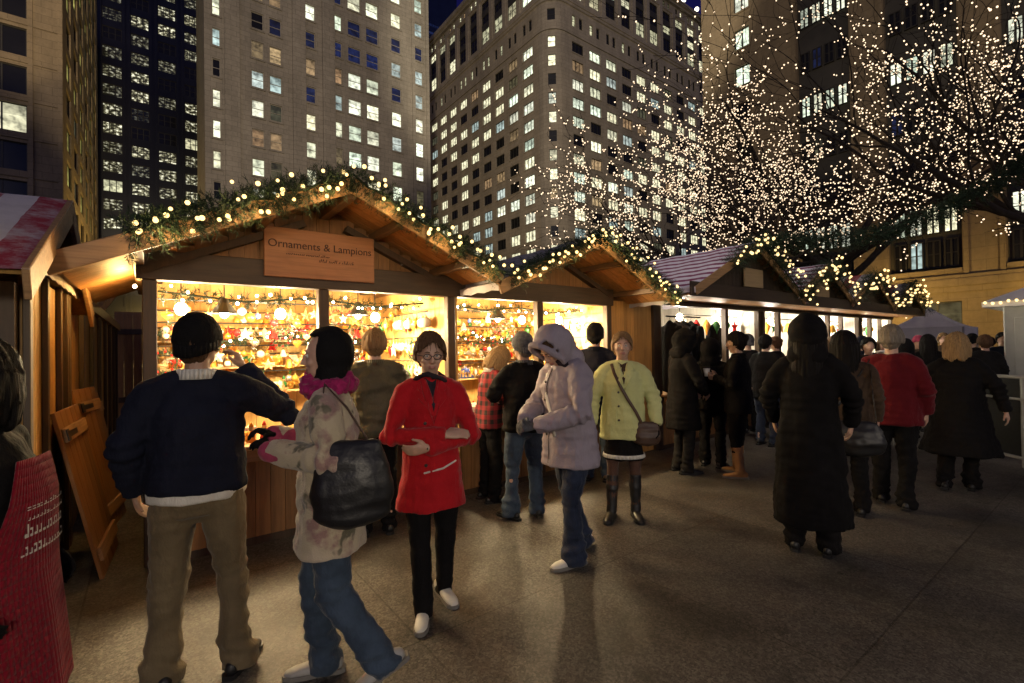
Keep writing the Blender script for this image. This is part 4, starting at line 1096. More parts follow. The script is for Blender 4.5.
# ------------------------------------------------------------------ people
def skin(name, c):
    m, nt, b = nodes(name)
    v = coord(nt); n = tex(nt, v, 22, 4)
    nt.links.new(ramp(nt, n, [(.3, tuple(x*.82 for x in c)), (.7, c)]), b.inputs['Base Color'])
    b.inputs['Roughness'].default_value = .5; b.inputs['Subsurface Weight'].default_value = .12; b.inputs['Subsurface Radius'].default_value = (.02, .008, .004)
    bumpn(nt, b, tex(nt, v, 260, 3), .12, .002); return m
skin('skin_fair', (.58, .36, .26)); skin('skin_tan', (.46, .28, .19))
mat('lips', (.38, .17, .14), .45, .1); mat('eye_white', (.7, .68, .64), .15, .05); mat('iris', (.05, .035, .025), .1, .1); mat('brow_hair', (.07, .045, .03), .8, .2)
def cloth(n, c, var=.18, vs=5, bump=.35, bs=170, rough=.88, sheen=.15):
    if max(c) < .05: sheen = 0
    m = mat(n, c, rough, var, vs, 0, bs, sheen=sheen, spec=.15); nt = m.node_tree; b = nt.nodes['Principled BSDF']
    v = coord(nt); w1 = tex(nt, coord(nt, (1, 1, .55)), 13, 4, .6); w2 = tex(nt, v, bs, 4, .65)     # creases, then weave
    n1 = nt.nodes.new('ShaderNodeBump'); n1.inputs['Strength'].default_value = .55; n1.inputs['Distance'].default_value = .035; nt.links.new(w1, n1.inputs['Height'])
    n2 = nt.nodes.new('ShaderNodeBump'); n2.inputs['Strength'].default_value = bump; n2.inputs['Distance'].default_value = .004; nt.links.new(w2, n2.inputs['Height'])
    nt.links.new(n1.outputs[0], n2.inputs['Normal']); nt.links.new(n2.outputs[0], b.inputs['Normal'])
    return m
cloth('navy_fleece', (.010, .012, .024)); cloth('khaki_cotton', (.155, .118, .068), .2, 7); cloth('black_cloth', (.0065, .006, .0065)); cloth('dark_jeans', (.022, .03, .055), .3, 9); cloth('blue_jeans', (.045, .066, .10), .3, 8)
cloth('red_wool', (.43, .012, .018), .14, 8, .5, 220); cloth('magenta_yarn', (.30, .018, .10), .35, 22, .9, 60); cloth('lavender_nylon', (.285, .25, .295), .1, 4, .3, 30, .6, .05)
cloth('lime_wool', (.58, .60, .27), .1, 6); cloth('olive_nylon', (.075, .07, .045), .25, 6, .3, 30, .5, 0); cloth('grey_knit', (.09, .095, .105), .4, 30, .8, 70); cloth('white_cotton', (.68, .66, .6), .08)
cloth('dark_scarf', (.03, .022, .028), .4, 20); cloth('brown_cloth', (.055, .035, .022), .3); cloth('rose_glove', (.33, .05, .10), .25, 10); cloth('apron_red', (.20, .006, .018), .15, 4, .0, 60); cloth('maroon_wool', (.11, .007, .011), .15, 8, .5, 200); cloth('stocking', (.10, .055, .04), .1, 4, .1)
mat('black_leather', (.012, .012, .013), .42, .25, 9, .35, 28); mat('tan_suede', (.36, .19, .075), .9, .25, 9, .4, 90); mat('white_leather', (.62, .60, .54), .5, .15, 7, .2, 60); mat('rubber_sole', (.18, .17, .155), .8); mat('brown_leather', (.065, .035, .022), .45, .3, 8, .3, 30); mat('brass', (.6, .45, .2), .3, .1, metal=1); mat('grey_shoe', (.34, .33, .31), .6, .2, 8)
mat('spec_frame', (.02, .016, .014), .3); mat('white_cup', (.75, .73, .68), .4, .05)
mb_, nt, b = nodes('patterned_fleece')     # beige camouflage-like print
v = coord(nt); n1, n2, n3 = tex(nt, v, 5.5, 4, .6), tex(nt, coord(nt, (1.3, 1, .8)), 9, 3, .6), tex(nt, v, 3.2, 3)
c = mixc(nt, ramp(nt, n1, [(.52, (0,)*3), (.60, (1,)*3)]), (.44, .37, .25), (.27, .16, .14)); c = mixc(nt, ramp(nt, n2, [(.60, (0,)*3), (.66, (1,)*3)]), c, (.10, .09, .055)); c = mixc(nt, ramp(nt, n3, [(.5, (0,)*3), (.7, (.6,)*3)]), c, (.55, .45, .36))
nt.links.new(c, b.inputs['Base Color']); b.inputs['Roughness'].default_value = .95; b.inputs['Sheen Weight'].default_value = .3; bumpn(nt, b, tex(nt, v, 130, 4), .7, .006)
m_, nt, b = nodes('plaid_wool')
tc = nt.nodes.new('ShaderNodeTexCoord'); sp = nt.nodes.new('ShaderNodeSeparateXYZ'); nt.links.new(tc.outputs['Object'], sp.inputs[0])
ka = mathn(nt, 'GREATER_THAN', mathn(nt, 'FRACT', mathn(nt, 'MULTIPLY', mathn(nt, 'ADD', sp.outputs[0], sp.outputs[1]), 11)), .5); kb = mathn(nt, 'GREATER_THAN', mathn(nt, 'FRACT', mathn(nt, 'MULTIPLY', sp.outputs[2], 11)), .5)
c = mixc(nt, mathn(nt, 'MULTIPLY', mathn(nt, 'ADD', ka, kb), .5), (.018, .013, .013), (.26, .02, .026)); nt.links.new(c, b.inputs['Base Color']); b.inputs['Roughness'].default_value = .9; bumpn(nt, b, tex(nt, coord(nt), 150, 3), .4, .004)
def hairm(n, c):
    m, nt, b = nodes(n)
    v = coord(nt, (60, 60, 5)); f = tex(nt, v, 2.2, 4, .7)
    nt.links.new(ramp(nt, f, [(.3, tuple(x*.45 for x in c)), (.7, tuple(x*1.25 for x in c))]), b.inputs['Base Color']); b.inputs['Roughness'].default_value = .6; b.inputs['Specular IOR Level'].default_value = .12
    bumpn(nt, b, f, .9, .006); return m
hairm('hair_brown', (.10, .055, .03)); hairm('hair_blond', (.34, .22, .105)); hairm('hair_grey', (.22, .19, .155)); hairm('hair_black', (.007, .0055, .005)); hairm('hair_sand', (.24, .145, .07))
HC = Vector((0, .015, 1.635))

def add_hand(mb, wr, d, nrm, side, curl=.5, k=1.0):
    """palm with four unequal jointed fingers and a thumb leaving its edge; nrm is the palm's inner side"""
    d = Vector(d).normalized(); nrm = Vector(nrm); nrm = (nrm-d*nrm.dot(d)).normalized(); sd = d.cross(nrm)*side
    wr = Vector(wr)
    mb.tube([wr, wr+d*.03, wr+d*.065, wr+d*.092], [(.026, .020), (.034, .018), (.041, .016), (.040, .013)], 10, hint=sd)
    for i, (o, L, r) in enumerate(((.030, .066, .0085), (.010, .076, .0090), (-.010, .070, .0088), (-.029, .054, .0078))):
        p = wr+d*.088+sd*o; q = d; a = curl*(.75+.12*i); pts = [p-d*.02, p]
        for s, f in enumerate((.45, .31, .24)):
            q = (q*math.cos(a)+nrm*math.sin(a)).normalized(); n2 = (nrm*math.cos(a)-d*math.sin(a)); p = p+q*L*f; pts.append(p)
            a = curl*(.9 if s == 0 else .6); q0 = q
            d2 = q; nn = nrm-d2*nrm.dot(d2)
            if nn.length > 1e-3: q = (d2*math.cos(a)+nn.normalized()*math.sin(a)).normalized(); a = 0
        mb.tube(pts, [r*1.05, r*1.1, r, r*.92, r*.78], 8)
    t0 = wr+d*.022+sd*.026
    dirs = (sd*.75+d*.55+nrm*.25).normalized(); dir2 = (d*.9+sd*.2+nrm*.35).normalized()
    mb.tube([t0-dirs*.012, t0+dirs*.03, t0+dirs*.03+dir2*.03, t0+dirs*.03+dir2*.052], [.014, .0125, .0105, .0085], 8)

def rot_about(p, piv, yaw, pitch, roll=0):
    M = Matrix.Rotation(-yaw, 3, 'Z') @ Matrix.Rotation(pitch, 3, 'X') @ Matrix.Rotation(roll, 3, 'Y')
    return piv + M @ (Vector(p)-piv)
def folds(seed, amp, kz=5, kx=9):
    s = Vector((seed*3.1, seed*1.7, seed*.9))
    def f(c, n):
        a = noise.noise(Vector((c.x*kx, c.y*kx, c.z*kz))+s); b = noise.noise(Vector((c.x*4, c.y*4, c.z*16))+s*2); d = noise.noise(Vector((c.x*26, c.y*26, c.z*20))+s)
        return amp*(a*1.1+.75*(1-abs(b)*2.2)*.6+.25*d)
    return f
PCOUNT = [0]
def person(label, pos, H, heading, o):
    PCOUNT[0] += 1; seed = PCOUNT[0]
    pos = Vector((pos[0], pos[1], 0)); vd = Vector((pos.x, pos.y)).normalized()
    h = math.radians(heading); fx = vd.x*math.cos(h)+vd.y*math.sin(h); fy = -vd.x*math.sin(h)+vd.y*math.cos(h)
    rz = math.atan2(fy, fx)-math.pi/2
    root = empty('person', pos, rz); tag(root, label, 'person')
    s = H/1.75; q = o.get('vox', .011); fine = q < .015
    bulk = o.get('bulk', 1.0); lean = math.tan(o.get('lean', 0))
    S = Matrix.Scale(s, 4)
    def T(p):
        z = p[2]; y = p[1]
        if z > .95: y += lean*(z-.95)
        return Vector((p[0], y, z))
    neck = T((0, 0, 1.5)); hc = T(HC)
    yaw, pitch, hroll = o.get('yaw', 0), o.get('pitch', 0), o.get('hroll', 0)
    def Hd(p): return rot_about(hc+Vector(p), neck, yaw, pitch, hroll)
    HM = (Matrix.Rotation(-yaw, 3, 'Z') @ Matrix.Rotation(pitch, 3, 'X') @ Matrix.Rotation(hroll, 3, 'Y'))
    HMi = HM.inverted()
    A = {}
    for sd, nm in ((-1, 'L'), (1, 'R')):
        e, w_ = o.get('arm'+nm, ((sd*.245, -.03, 1.15), (sd*.25, .05, .92)))
        A[nm] = (T((sd*.163*bulk**.5, -.005, 1.405)), T(e), T(w_))
    G = {}
    for sd, nm in ((-1, 'L'), (1, 'R')):
        k_, a_, toe = o.get('leg'+nm, ((sd*.105, .02, .5), (sd*.11, -.02, .085), (sd*.12, 1, 0)))
        G[nm] = (Vector((sd*.095, 0, .93)), Vector(k_), Vector(a_), Vector(toe).normalized())
    # ---- body: one continuous figure
    b = MB()
    b.tube([T((0, 0, .90)), T((0, 0, 1.02)), T((0, 0, 1.15)), T((0, .005, 1.3)), T((0, 0, 1.42)), T((0, -.005, 1.47))], [(.15, .10), (.145, .10), (.125, .09), (.145, .10), (.13, .08), (.07, .06)], 14)
    b.tube([T((0, -.01, 1.44)), (neck+Hd((0, -.01, -.05)))/2, Hd((0, -.012, -.05))], [.058, .054, .056], 12)
    for nm in 'LR':
        sh, el, wr = A[nm]; b.tube([sh, (sh+el)/2, el, el+(wr-el)*.4, wr], [.05, .045, .038, .036, .027], 10)
        hd = o.get('hand'+nm)
        d = (wr-el).normalized()
        sdv = -1 if nm == 'L' else 1
        if hd: add_hand(b, wr, Vector(hd[0]) if hd[0] else d, hd[1], hd[2] if len(hd) > 2 else sdv, hd[3] if len(hd) > 3 else .5)
        else: add_hand(b, wr, d+Vector((0, .0, -.05)), Vector((-sdv, .1, 0)), -sdv, .38)
        hp, kn, an, toe = G[nm]; b.tube([hp, (hp+kn)/2, kn, kn+(an-kn)*.35, an], [.078, .066, .05, .05, .036], 10)
        b.tube([an+Vector((0, 0, -.03))-toe*.02, an+toe*.1-Vector((0, 0, .05))], [.028, .02], 8)
    b.ell(Hd((0, 0, .012)), (.0765, .096, .112), 22, 16, rot=HM); b.ell(Hd((0, .028, -.055)), (.058, .062, .062), 16, 12, rot=HM)
    b.ell(Hd((0, .052, -.1)), (.026, .024, .02), 10, 8, rot=HM)
    b.tube([Hd((0, .088, .022)), Hd((0, .103, -.008)), Hd((0, .112, -.03)), Hd((0, .094, -.036))], [.0085, .0105, .0135, .010], 8)
    for sx in (-1, 1):
        b.ell(Hd((sx*.013, .098, -.033)), .0095, 8, 6); b.ell(Hd((sx*.078, -.008, -.005)), (.011, .022, .033), 8, 8, rot=HM); b.ell(Hd((sx*.042, .066, -.028)), (.022, .02, .02), 10, 8, rot=HM)
        b.ell(Hd((sx*.03, .080, .030)), (.024, .013, .009), 10, 8, rot=HM)
    b.ell(Hd((0, .088, -.061)), (.023, .012, .0065), 10, 6, rot=HM); b.ell(Hd((0, .087, -.072)), (.019, .012, .007), 10, 6, rot=HM)
    b.xf(S)
    eyes = [Hd((sx*.031, .088, .006)) for sx in (-1, 1)]; mo = Hd((0, .1, -.0668)); fwdv = HM @ Vector((0, 1, 0))
    def carve(c, n):
        c0 = c/s; d = 0
        for e in eyes:
            r = (c0-e).length
            if r < .03: d -= .009*math.exp(-(r/.0125)**2)
        l = HMi @ (c0-mo)
        if abs(l.x) < .03 and abs(l.z) < .012 and abs(l.y) < .03: d -= .0035*math.exp(-(l.z/.0018)**2)
        return d*s
    me = remesh(b, (.0068 if fine else q*.75)*s, 2, carve if fine else None, .45)
    bo = link(me, 'body', [MATS[o.get('skin', 'skin_fair')], MATS['lips'], MATS[o.get('gloves', o.get('skin', 'skin_fair'))]], root)
    for p in me.polygons:
        c = p.center/s
        if (c-hc).length < .2:
            l = HMi @ (c-mo)
            if abs(l.x) < .022 and -.0125 < l.z < .0115 and abs(l.y) < .022: p.material_index = 1
        elif o.get('gloves') and any((c-A[n_][2]).length < .22 and (c-A[n_][2]).dot(A[n_][2]-A[n_][1]) > -.01 for n_ in 'LR'): p.material_index = 2
    # eyes and brows
    if fine and not o.get('noface'):
        m = MB()
        for sx in (-1, 1):
            e = Hd((sx*.031, .0765, .006)); m.ell(e, .0115, 10, 8); m.ell(e+fwdv*.0068, .0062, 8, 6, 1)
        m.xf(S); m.build('eyes', [MATS['eye_white'], MATS['iris']], root, True)
        m = MB()
        for sx in (-1, 1):
            m.tube([Hd((sx*.016, .0945, .027)), Hd((sx*.03, .0945, .032)), Hd((sx*.047, .083, .027))], [.0028, .0034, .0018], 6)
        m.xf(S); m.build('eyebrows', MATS[o.get('hairmat', 'brow_hair') if o.get('hairmat') in ('hair_brown', 'hair_black') else 'brow_hair'], root, True)
    # ---- legs
    tr = o.get('trousers')
    if tr:
        tm, cuff = tr[0], tr[1] if len(tr) > 1 else .066
        hem = tr[2] if len(tr) > 2 else 0
        for part in (0,):
            m = MB(); m.tube([(0, -.005, .86), (0, -.005, .95), (0, 0, 1.03)], [(.155*bulk, .125*bulk), (.168*bulk, .13*bulk), (.15*bulk, .118*bulk)], 16)
            for nm in 'LR':
                hp, kn, an, toe = G[nm]; an2 = an+(kn-an).normalized()*(hem-.062)+toe*(.012 if hem == 0 else 0)
                m.tube([hp+Vector((0, -.01, -.02)), hp*.55+kn*.45, kn, kn*.5+an2*.5, an2], [(.094*bulk, .105*bulk), .09*bulk, .07*bulk**.5, .066 if cuff > .06 else .058, cuff], 14, round_caps=False)
            m.xf(S); f0 = folds(seed, .015 if cuff > .06 else .007, 3.2, 8)
            def tf(c, n, f0=f0):
                z = c.z/s; k = 1+1.0*math.exp(-((z-.14)/.1)**2)+.5*math.exp(-((z-.5)/.12)**2)
                return f0(c, n)*k + (.006*math.sin(z*75+c.x*30+c.y*20)*math.exp(-((z-.13)/.08)**2) if cuff > .06 else 0)
            link(remesh(m, max(q, .0105)*s, 2, tf), 'trousers', MATS[tm], root)
    if o.get('stockings'):
        m = MB()
        for nm in 'LR':
            hp, kn, an, toe = G[nm]; m.tube([hp*.3+kn*.7, kn, kn*.6+an*.4, an], [.066, .054, .056, .042], 12)
        m.xf(S); m.build('stockings', MATS['stocking'], root, True)
    # ---- shoes
    sh_m, kind = o.get('shoes', ('black_leather', 'shoe'))
    for nm in 'LR':
        hp, kn, an, toe = G[nm]; side = Vector((toe.y, -toe.x, 0)).normalized(); upv = side.cross(toe)*1
        if upv.z < 0: upv = -upv
        B0 = an-upv*.085
        m = MB()
        hts = {'shoe': [(-.065, .030, .036, .04), (-.03, .034, .046, .048), (.03, .038, .040, .042), (.09, .043, .030, .034), (.15, .042, .024, .028), (.185, .028, .018, .022)]}['shoe']
        m.tube([B0+toe*a+upv*zc for a, wd, ht, zc in hts], [(wd, ht) for a, wd, ht, zc in hts], 14, hint=side)
        if kind == 'boot':
            top = o.get('boot_top', .36); kk = (kn-an); kk.normalize()
            wtop = .062 if sh_m == 'tan_suede' else .056
            m.tube([an-upv*.02, an+kk*.06, an+kk*(top-.2), an+kk*(top-.09)], [.05, .047 if sh_m != 'tan_suede' else .056, wtop, wtop+.002], 14, round_caps=False)
        else: m.tube([an-upv*.03, an+(kn-an).normalized()*.03], [.045, .043], 12, round_caps=False)
        m.xf(S); f1 = folds(seed+7, .006 if kind == 'boot' else .002, 14, 8)
        so_ = link(remesh(m, .009*s if fine else .016, 2, f1), 'shoe' if kind != 'boot' else 'boot', MATS[sh_m], root)
        m = MB()
        pr = [(-.10, .022), (-.08, .034), (-.03, .038), (.04, .038), (.10, .046), (.16, .044), (.195, .028), (.207, .01)]
        top_, bot = [], []
        for sg in (1, -1):
            for a, wd in (pr if sg == 1 else reversed(pr)):
                top_.append((B0+toe*a+side*wd*sg+upv*.024)*s); bot.append((B0+toe*a+side*wd*sg+upv*.0015)*s)
        n = len(top_); m.face(top_); m.face(list(reversed(bot)))
        for i in range(n): m.face([bot[i], bot[(i+1) % n], top_[(i+1) % n], top_[i]])
        m.build('sole', MATS[o.get('sole', 'rubber_sole' if sh_m in ('white_leather', 'grey_shoe', 'tan_suede') else 'black_leather')], so_)
    # ---- skirt
    if o.get('skirt'):
        sm, zt, zb, wd = o['skirt']
        m = MB(); m.tube([(0, 0, zb), (0, 0, (zt+zb)/2), (0, 0, zt)], [(wd*1.08, wd*.85), (wd, wd*.75), (wd*.85, wd*.65)], 24, round_caps=False)
        m.xf(S); link(remesh(m, .012*s, 2, folds(seed+3, .012, 1.2, 16)), 'skirt', MATS[sm], root)
    # ---- upper garment
    ct = o.get('coat'); bvh = None
    if ct:
        zb = ct['hem']; fl = ct.get('flare', 1.0); w_ = bulk*ct.get('w', 1)
        m = MB(); pts, rad = [], []
        if zb < .6: pts += [T((0, .0, zb)), T((0, 0, (zb+.9)/2))]; rad += [(.22*fl*w_, .19*fl*w_), (.205*w_*(1+fl)/2, .172*w_*(1+fl)/2)]
        else: pts.append(T((0, 0, zb))); rad.append((.195*fl*w_, .155*fl*w_))
        pts += [T((0, 0, max(zb+.08, 1.0))), T((0, .004, 1.14)), T((0, .008, 1.3)), T((0, 0, 1.40)), T((0, -.008, 1.455)), T((0, -.012, 1.50))]
        rad += [(.187*w_, .148*w_), (.172*w_, .137*w_), (.182*w_, .142*w_), (.150*w_**.6, .108*w_**.6), (.100, .082), (.074, .074)]
        m.tube(pts, rad, 20, round_caps=False)
        sr = ct.get('sleeve', 1.0)*w_**.6
        for nm in 'LR':
            sh, el, wr = A[nm]; d = (wr-el).normalized(); sgn = -1 if nm == 'L' else 1
            u_ = (el-sh).normalized(); m.tube([Vector((sgn*.06, sh.y, sh.z+.045)), Vector((sgn*.118, sh.y, sh.z+.024)), sh+Vector((0, 0, -.012))+u_*.01, sh*.8+el*.2, sh*.45+el*.55, el, el*.5+wr*.5, wr-d*ct.get('short', .0)], [.050*sr, .060*sr, .068*sr, .071*sr, .065*sr, .060*sr, .054*sr, .046*sr], 14, round_caps=False)
        
        for nm in 'LR': m.ell(A[nm][1], .054*sr, 12, 10); m.ell(A[nm][0]+Vector((0, 0, -.01)), .066*sr, 12, 10)
        m.xf(S); fa_ = ct.get('fold', .009)*1.45; f2 = folds(seed+1, fa_, 4.5, 8)
        quilt = ct.get('quilt', 0)
        def cf(c, n):
            v_ = f2(c, n); z = c.z/s
            for nm in 'LR':
                sh, el, wr = A[nm]; r = (c/s-el).length
                if r < .16: v_ += fa_*.9*math.exp(-(r/.09)**2)*math.sin((c/s-el).dot((wr-el).normalized())*95)
            if quilt: v_ += .007*(abs(math.sin(z*math.pi/quilt))**.5-.6)
            return v_
        me = remesh(m, q*s, 2, cf); co_ = link(me, ct.get('part', 'coat'), MATS[ct['mat']], root)
        bvh = BVHTree.FromPolygons([v_.co for v_ in me.vertices], [p.vertices for p in me.polygons])
        def front(x, z, dirn=1, off=.004):
            r = bvh.ray_cast(Vector((x*s, dirn*1.2, z*s)), Vector((0, -dirn, 0)))
            if r[0] is None: return Vector((x*s, dirn*.15*s, z*s))
            return r[0]+r[1]*off
        if ct.get('placket'):
            m = MB(); n = 16; x0 = ct.get('px', .02)
            for i in range(n):
                za, zb_ = zb+.02+(1.44-zb-.02)*i/n, zb+.02+(1.44-zb-.02)*(i+1)/n
                m.face([front(x0-.006, za), front(x0+.006, za), front(x0+.006, zb_), front(x0-.006, zb_)])
            m.build('placket', MATS['dark_scarf' if ct['placket'] is True else ct['placket']], co_)
            bmh = MB(); bmh.ell((0, 0, 0), (.011, .011, .006), 8, 6); bme = bmh.mesh('button', MATS['spec_frame'])
            for i in range(4):
                p = front(x0+.03, 1.34-.13*i); inst(bme, 'button', p, (math.pi/2, 0, 0), co_)
        if ct.get('lapel'):
            for sx in (-1, 1):
                m = MB(); P = [(.0, 1.20), (.03, 1.30), (.085, 1.36), (.07, 1.40), (.088, 1.415), (.07, 1.475), (.045, 1.485), (.03, 1.42)]
                ptsl = [front(sx*x, z, 1, .012) for x, z in P]; m.face(ptsl if sx == 1 else list(reversed(ptsl)))
                q_ = m.build('lapel', MATS[ct['mat']], co_); md = q_.modifiers.new('t', 'SOLIDIFY'); md.thickness = .008; md.offset = 0
        if ct.get('vneck'):
            m = MB(); n = 8
            for i in range(n):
                z0_, z1_ = 1.28+(.205)*i/n, 1.28+.205*(i+1)/n; w0, w1 = .045*i/n, .045*(i+1)/n
                m.face([front(-w0, z0_, 1, .005), front(w0, z0_, 1, .005), front(w1, z1_, 1, .005), front(-w1, z1_, 1, .005)])
            m.build('neckline', MATS[ct['vneck']], co_)
            for sx in (-1, 1):
                m = MB(); m.tube([front(sx*.004, 1.26, 1, .006), front(sx*.026, 1.36, 1, .008), front(sx*.05, 1.47, 1, .006)], [(.014, .006), (.026, .007), (.020, .008)], 8, hint=(1, 0, 0)); m.build('lapel_roll', MATS[ct['mat']], co_, True)
        if ct.get('pockets'):
            for sx in (-1, 1):
                z0 = zb+.14; m = MB(); m.face([front(sx*.07, z0, 1, .006), front(sx*.15, z0+.01, 1, .006), front(sx*.15, z0+.14, 1, .006), front(sx*.07, z0+.15, 1, .006)])
                q_ = m.build('pocket', MATS[ct['mat']], co_); md = q_.modifiers.new('t', 'SOLIDIFY'); md.thickness = .008
        if ct.get('collar'):
            m = MB(); n = 26
            ring = [(.080+.004*math.sin(k*3), k) for k in range(n)]
            hgt = ct.get('collar_h', .05)
            P0 = [neck+Vector((.078*math.sin(6.283*k/n), -.012+.076*math.cos(6.283*k/n), -.035)) for k in range(n)]; P1 = [neck+Vector((.072*math.sin(6.283*k/n), -.012+.072*math.cos(6.283*k/n), -.035+hgt-.02*max(0, math.cos(6.283*k/n)))) for k in range(n)]
            for k in range(n):
                if ct['collar'] == 'open' and (k < 2 or k > n-3): continue
                m.face([P0[k], P0[(k+1) % n], P1[(k+1) % n], P1[k]])
            m.xf(S); q_ = m.build('collar', MATS[ct.get('collar_mat', ct['mat'])], co_, True); md = q_.modifiers.new('t', 'SOLIDIFY'); md.thickness = .011
        if ct.get('under'):     # shirt tail showing below the hem
            m = MB(); m.tube([T((0, 0, zb-.045)), T((0, 0, zb+.03))], [(.182*w_, .143*w_)]*2, 24, round_caps=False); m.xf(S)
            link(remesh(m, .011*s, 1, folds(seed+9, .006, 3, 9)), 'shirt_hem', MATS[ct['under']], root)
        if ct.get('band'):
            m = MB(); n = 40
            for k in range(n):
                a, c2 = 6.283*k/n, 6.283*(k+1)/n; rw, rd = .188*w_*fl, .15*w_*fl
                m.face([T((rw*math.cos(a), rd*math.sin(a), ct['band'][0])), T((rw*math.cos(c2), rd*math.sin(c2), ct['band'][0])), T((rw*math.cos(c2), rd*math.sin(c2), ct['band'][1])), T((rw*math.cos(a), rd*math.sin(a), ct['band'][1]))])
            m.xf(S); q_ = m.build('hem_band', MATS[ct['band'][2]], root, True); md = q_.modifiers.new('t', 'SOLIDIFY'); md.thickness = .01
        root['_front'] = 0
    # ---- scarf
    if o.get('scarf'):
        sc = o['scarf']; m = MB(); n = 22; big = sc[1]
        for k in range(n):
            a = 6.283*k/n; p = neck+Vector((.10*math.sin(a), .005+.095*math.cos(a), -.01+.022*math.sin(a*2+1))); p2 = neck+Vector((.10*math.sin(a+.3), .005+.095*math.cos(a+.3), -.01+.022*math.sin((a+.3)*2+1)))
            m.tube([p, p2], [big*(1+.15*math.sin(k*2.4))]*2, 8)
        for (x, z) in sc[2:]:
            m.tube([neck+Vector((x*.6, .11, -.02)), neck+Vector((x, .15, z*.5)), neck+Vector((x, .165, z))], [(big*.9, .022)]*3, 10)
        m.xf(S)
        def sf(c, n): v_ = noise.noise(c*28+Vector((seed, 0, 0))); u = noise.noise(c*60); return big*(.55*v_+.25*u)
        link(remesh(m, .010*s, 1, sf), 'scarf', MATS[sc[0]], root)
    # ---- hair, hats, hoods
    hr = o.get('hair')
    if hr:
        style, hm = hr; m = MB()
        L = {'short': -.035, 'crop': -.03, 'bob': -.14, 'long': -.34, 'bun': -.06}[style]; th = {'crop': .012, 'short': .022, 'bob': .026, 'long': .028, 'bun': .016}[style]
        rx, ry, rzr = .0765+th, .097+th, .113+th*.95
        m.ell((0, -.006, .018), (rx, ry, rzr), 30, 24, keep=lambda d: (d.z > -.2 or d.y < .1) and not (d.y > .25 and d.z < .60-.6*abs(d.x)) and not (d.z < -.35))
        if style in ('bob', 'long'):
            for k in range(30):
                a = 6.283*k/30
                if math.sin(a) > .42: continue
                x, y = rx*.93*math.cos(a), -.006+ry*.93*math.sin(a); m.tube([(x, y, .02), (x*1.03, y*1.03, (L+.02)/2), (x*(1.0 if style == 'bob' else 1.25), y*1.02-.01, L+.02*math.sin(k*5))], [.022, .023, .014], 7)
            m.ell((0, -.03, -.05), (.075, .065, .09), 14, 10)
            if style == 'long': m.tube([(0, -.07, -.05), (0, -.085, L)], [(.085, .03), (.1, .022)], 12)
        elif style == 'bun': m.ell((0, -.10, .06), .042, 12, 10); m.ell((0, -.045, -.035), (.068, .05, .055), 12, 10)
        else: m.ell((0, -.05, -.02), (.07, .05, .07), 14, 10)
        m.v = [tuple((Hd(p))*s) for p in m.v]
        hcs = hc*s
        def hf(c, n):
            l = HMi @ (c/s-Hd((0, 0, 0))); a = math.atan2(l.x, l.y)
            v_ = noise.noise(Vector((a*7, l.z*5, seed))); u = noise.noise(Vector((a*22, l.z*7, seed+4))); return .010*v_+.007*u
        link(remesh(m, .0075*s if fine else .014, 1, hf, solid=.016 if fine else .02), 'hair', MATS[hm], root)
    if hr and fine:      # loose strands breaking up the outline
        rg = random.Random(seed*5); m = MB(); L_ = {'crop': .03, 'short': .06, 'bob': .13, 'long': .22, 'bun': .05}[hr[0]]
        for k in range(420):
            th_ = rg.uniform(0, 6.283); ph = rg.uniform(.05, 1.75); d0 = Vector((math.sin(ph)*math.cos(th_), math.sin(ph)*math.sin(th_), math.cos(ph)))
            if d0.y > .2 and d0.z < .62: continue
            L1 = L_*rg.uniform(.6, 1.3); tdir = Vector((d0.x*.5, d0.y*.5-.15, -.9)); tdir = (tdir-d0*tdir.dot(d0)*.9).normalized(); P0 = []
            for j in range(4):
                dd = (d0+tdir*(L1*j/3)/.12); dd.normalize(); q_ = rx_ = None
                off = 1.0+.035*rg.random()+.03*(j/3)
                P0.append(Vector((dd.x*rx*off, -.006+dd.y*ry*off, .018+dd.z*rzr*off)))
            wv = d0.cross(tdir).normalized()*.0016
            for j in range(3): m.face([Hd(P0[j]-wv)*s, Hd(P0[j]+wv)*s, Hd(P0[j+1]+wv*.7)*s, Hd(P0[j+1]-wv*.7)*s])
        m.build('hair_strands', MATS[hr[1]], root)
    ht = o.get('hat')
    if ht:
        style, hm = ht; m = MB()
        if style == 'beanie':
            m.ell((0, -.008, .035), (.094, .114, .118), 28, 22, keep=lambda d: d.z > -.10-.42*max(0, -d.y))
            m.v = [tuple(Hd(p)*s) for p in m.v]; ob = link(remesh(m, .008*s, 2, lambda c, n: .004*noise.noise(c*22)+.0012*math.sin(math.atan2(c.x, c.y)*60), solid=.018), 'hat', MATS[hm], root)
            m = MB(); n = 30; t_ = []
            for k in range(n+1): a = 6.283*k/n; t_.append(Hd((.097*math.cos(a), -.008+.117*math.sin(a), .02+.03*math.sin(a)))*s)
            m.tube(t_, [(.012*s, .028*s)]*(n+1), 8, hint=(0, 0, 1)) if False else None
            m = MB()
            for k in range(n):
                a, c2 = 6.283*k/n, 6.283*(k+1)/n
                def Q(a_, z, r): return Hd((r*(.0985)*math.cos(a_), -.008+r*.119*math.sin(a_), z-.012+.05*math.sin(a_)))*s
                m.face([Q(a, -.005, 1.0), Q(c2, -.005, 1.0), Q(c2, .055, 1.01), Q(a, .055, 1.01)])
            cu = m.build('cuff', MATS[hm], ob, True); md = cu.modifiers.new('t', 'SOLIDIFY'); md.thickness = .014
        elif style == 'cowl':   # knit cap that also covers ears and nape
            m.ell((0, -.016, .02), (.096, .115, .128), 28, 22, keep=lambda d: not (d.y > .42 and d.z < .60)); m.tube([(0, -.03, -.06), (0, -.03, -.15)], [(.085, .08), (.085, .085)], 16, round_caps=False)
            m.v = [tuple(Hd(p)*s) for p in m.v]
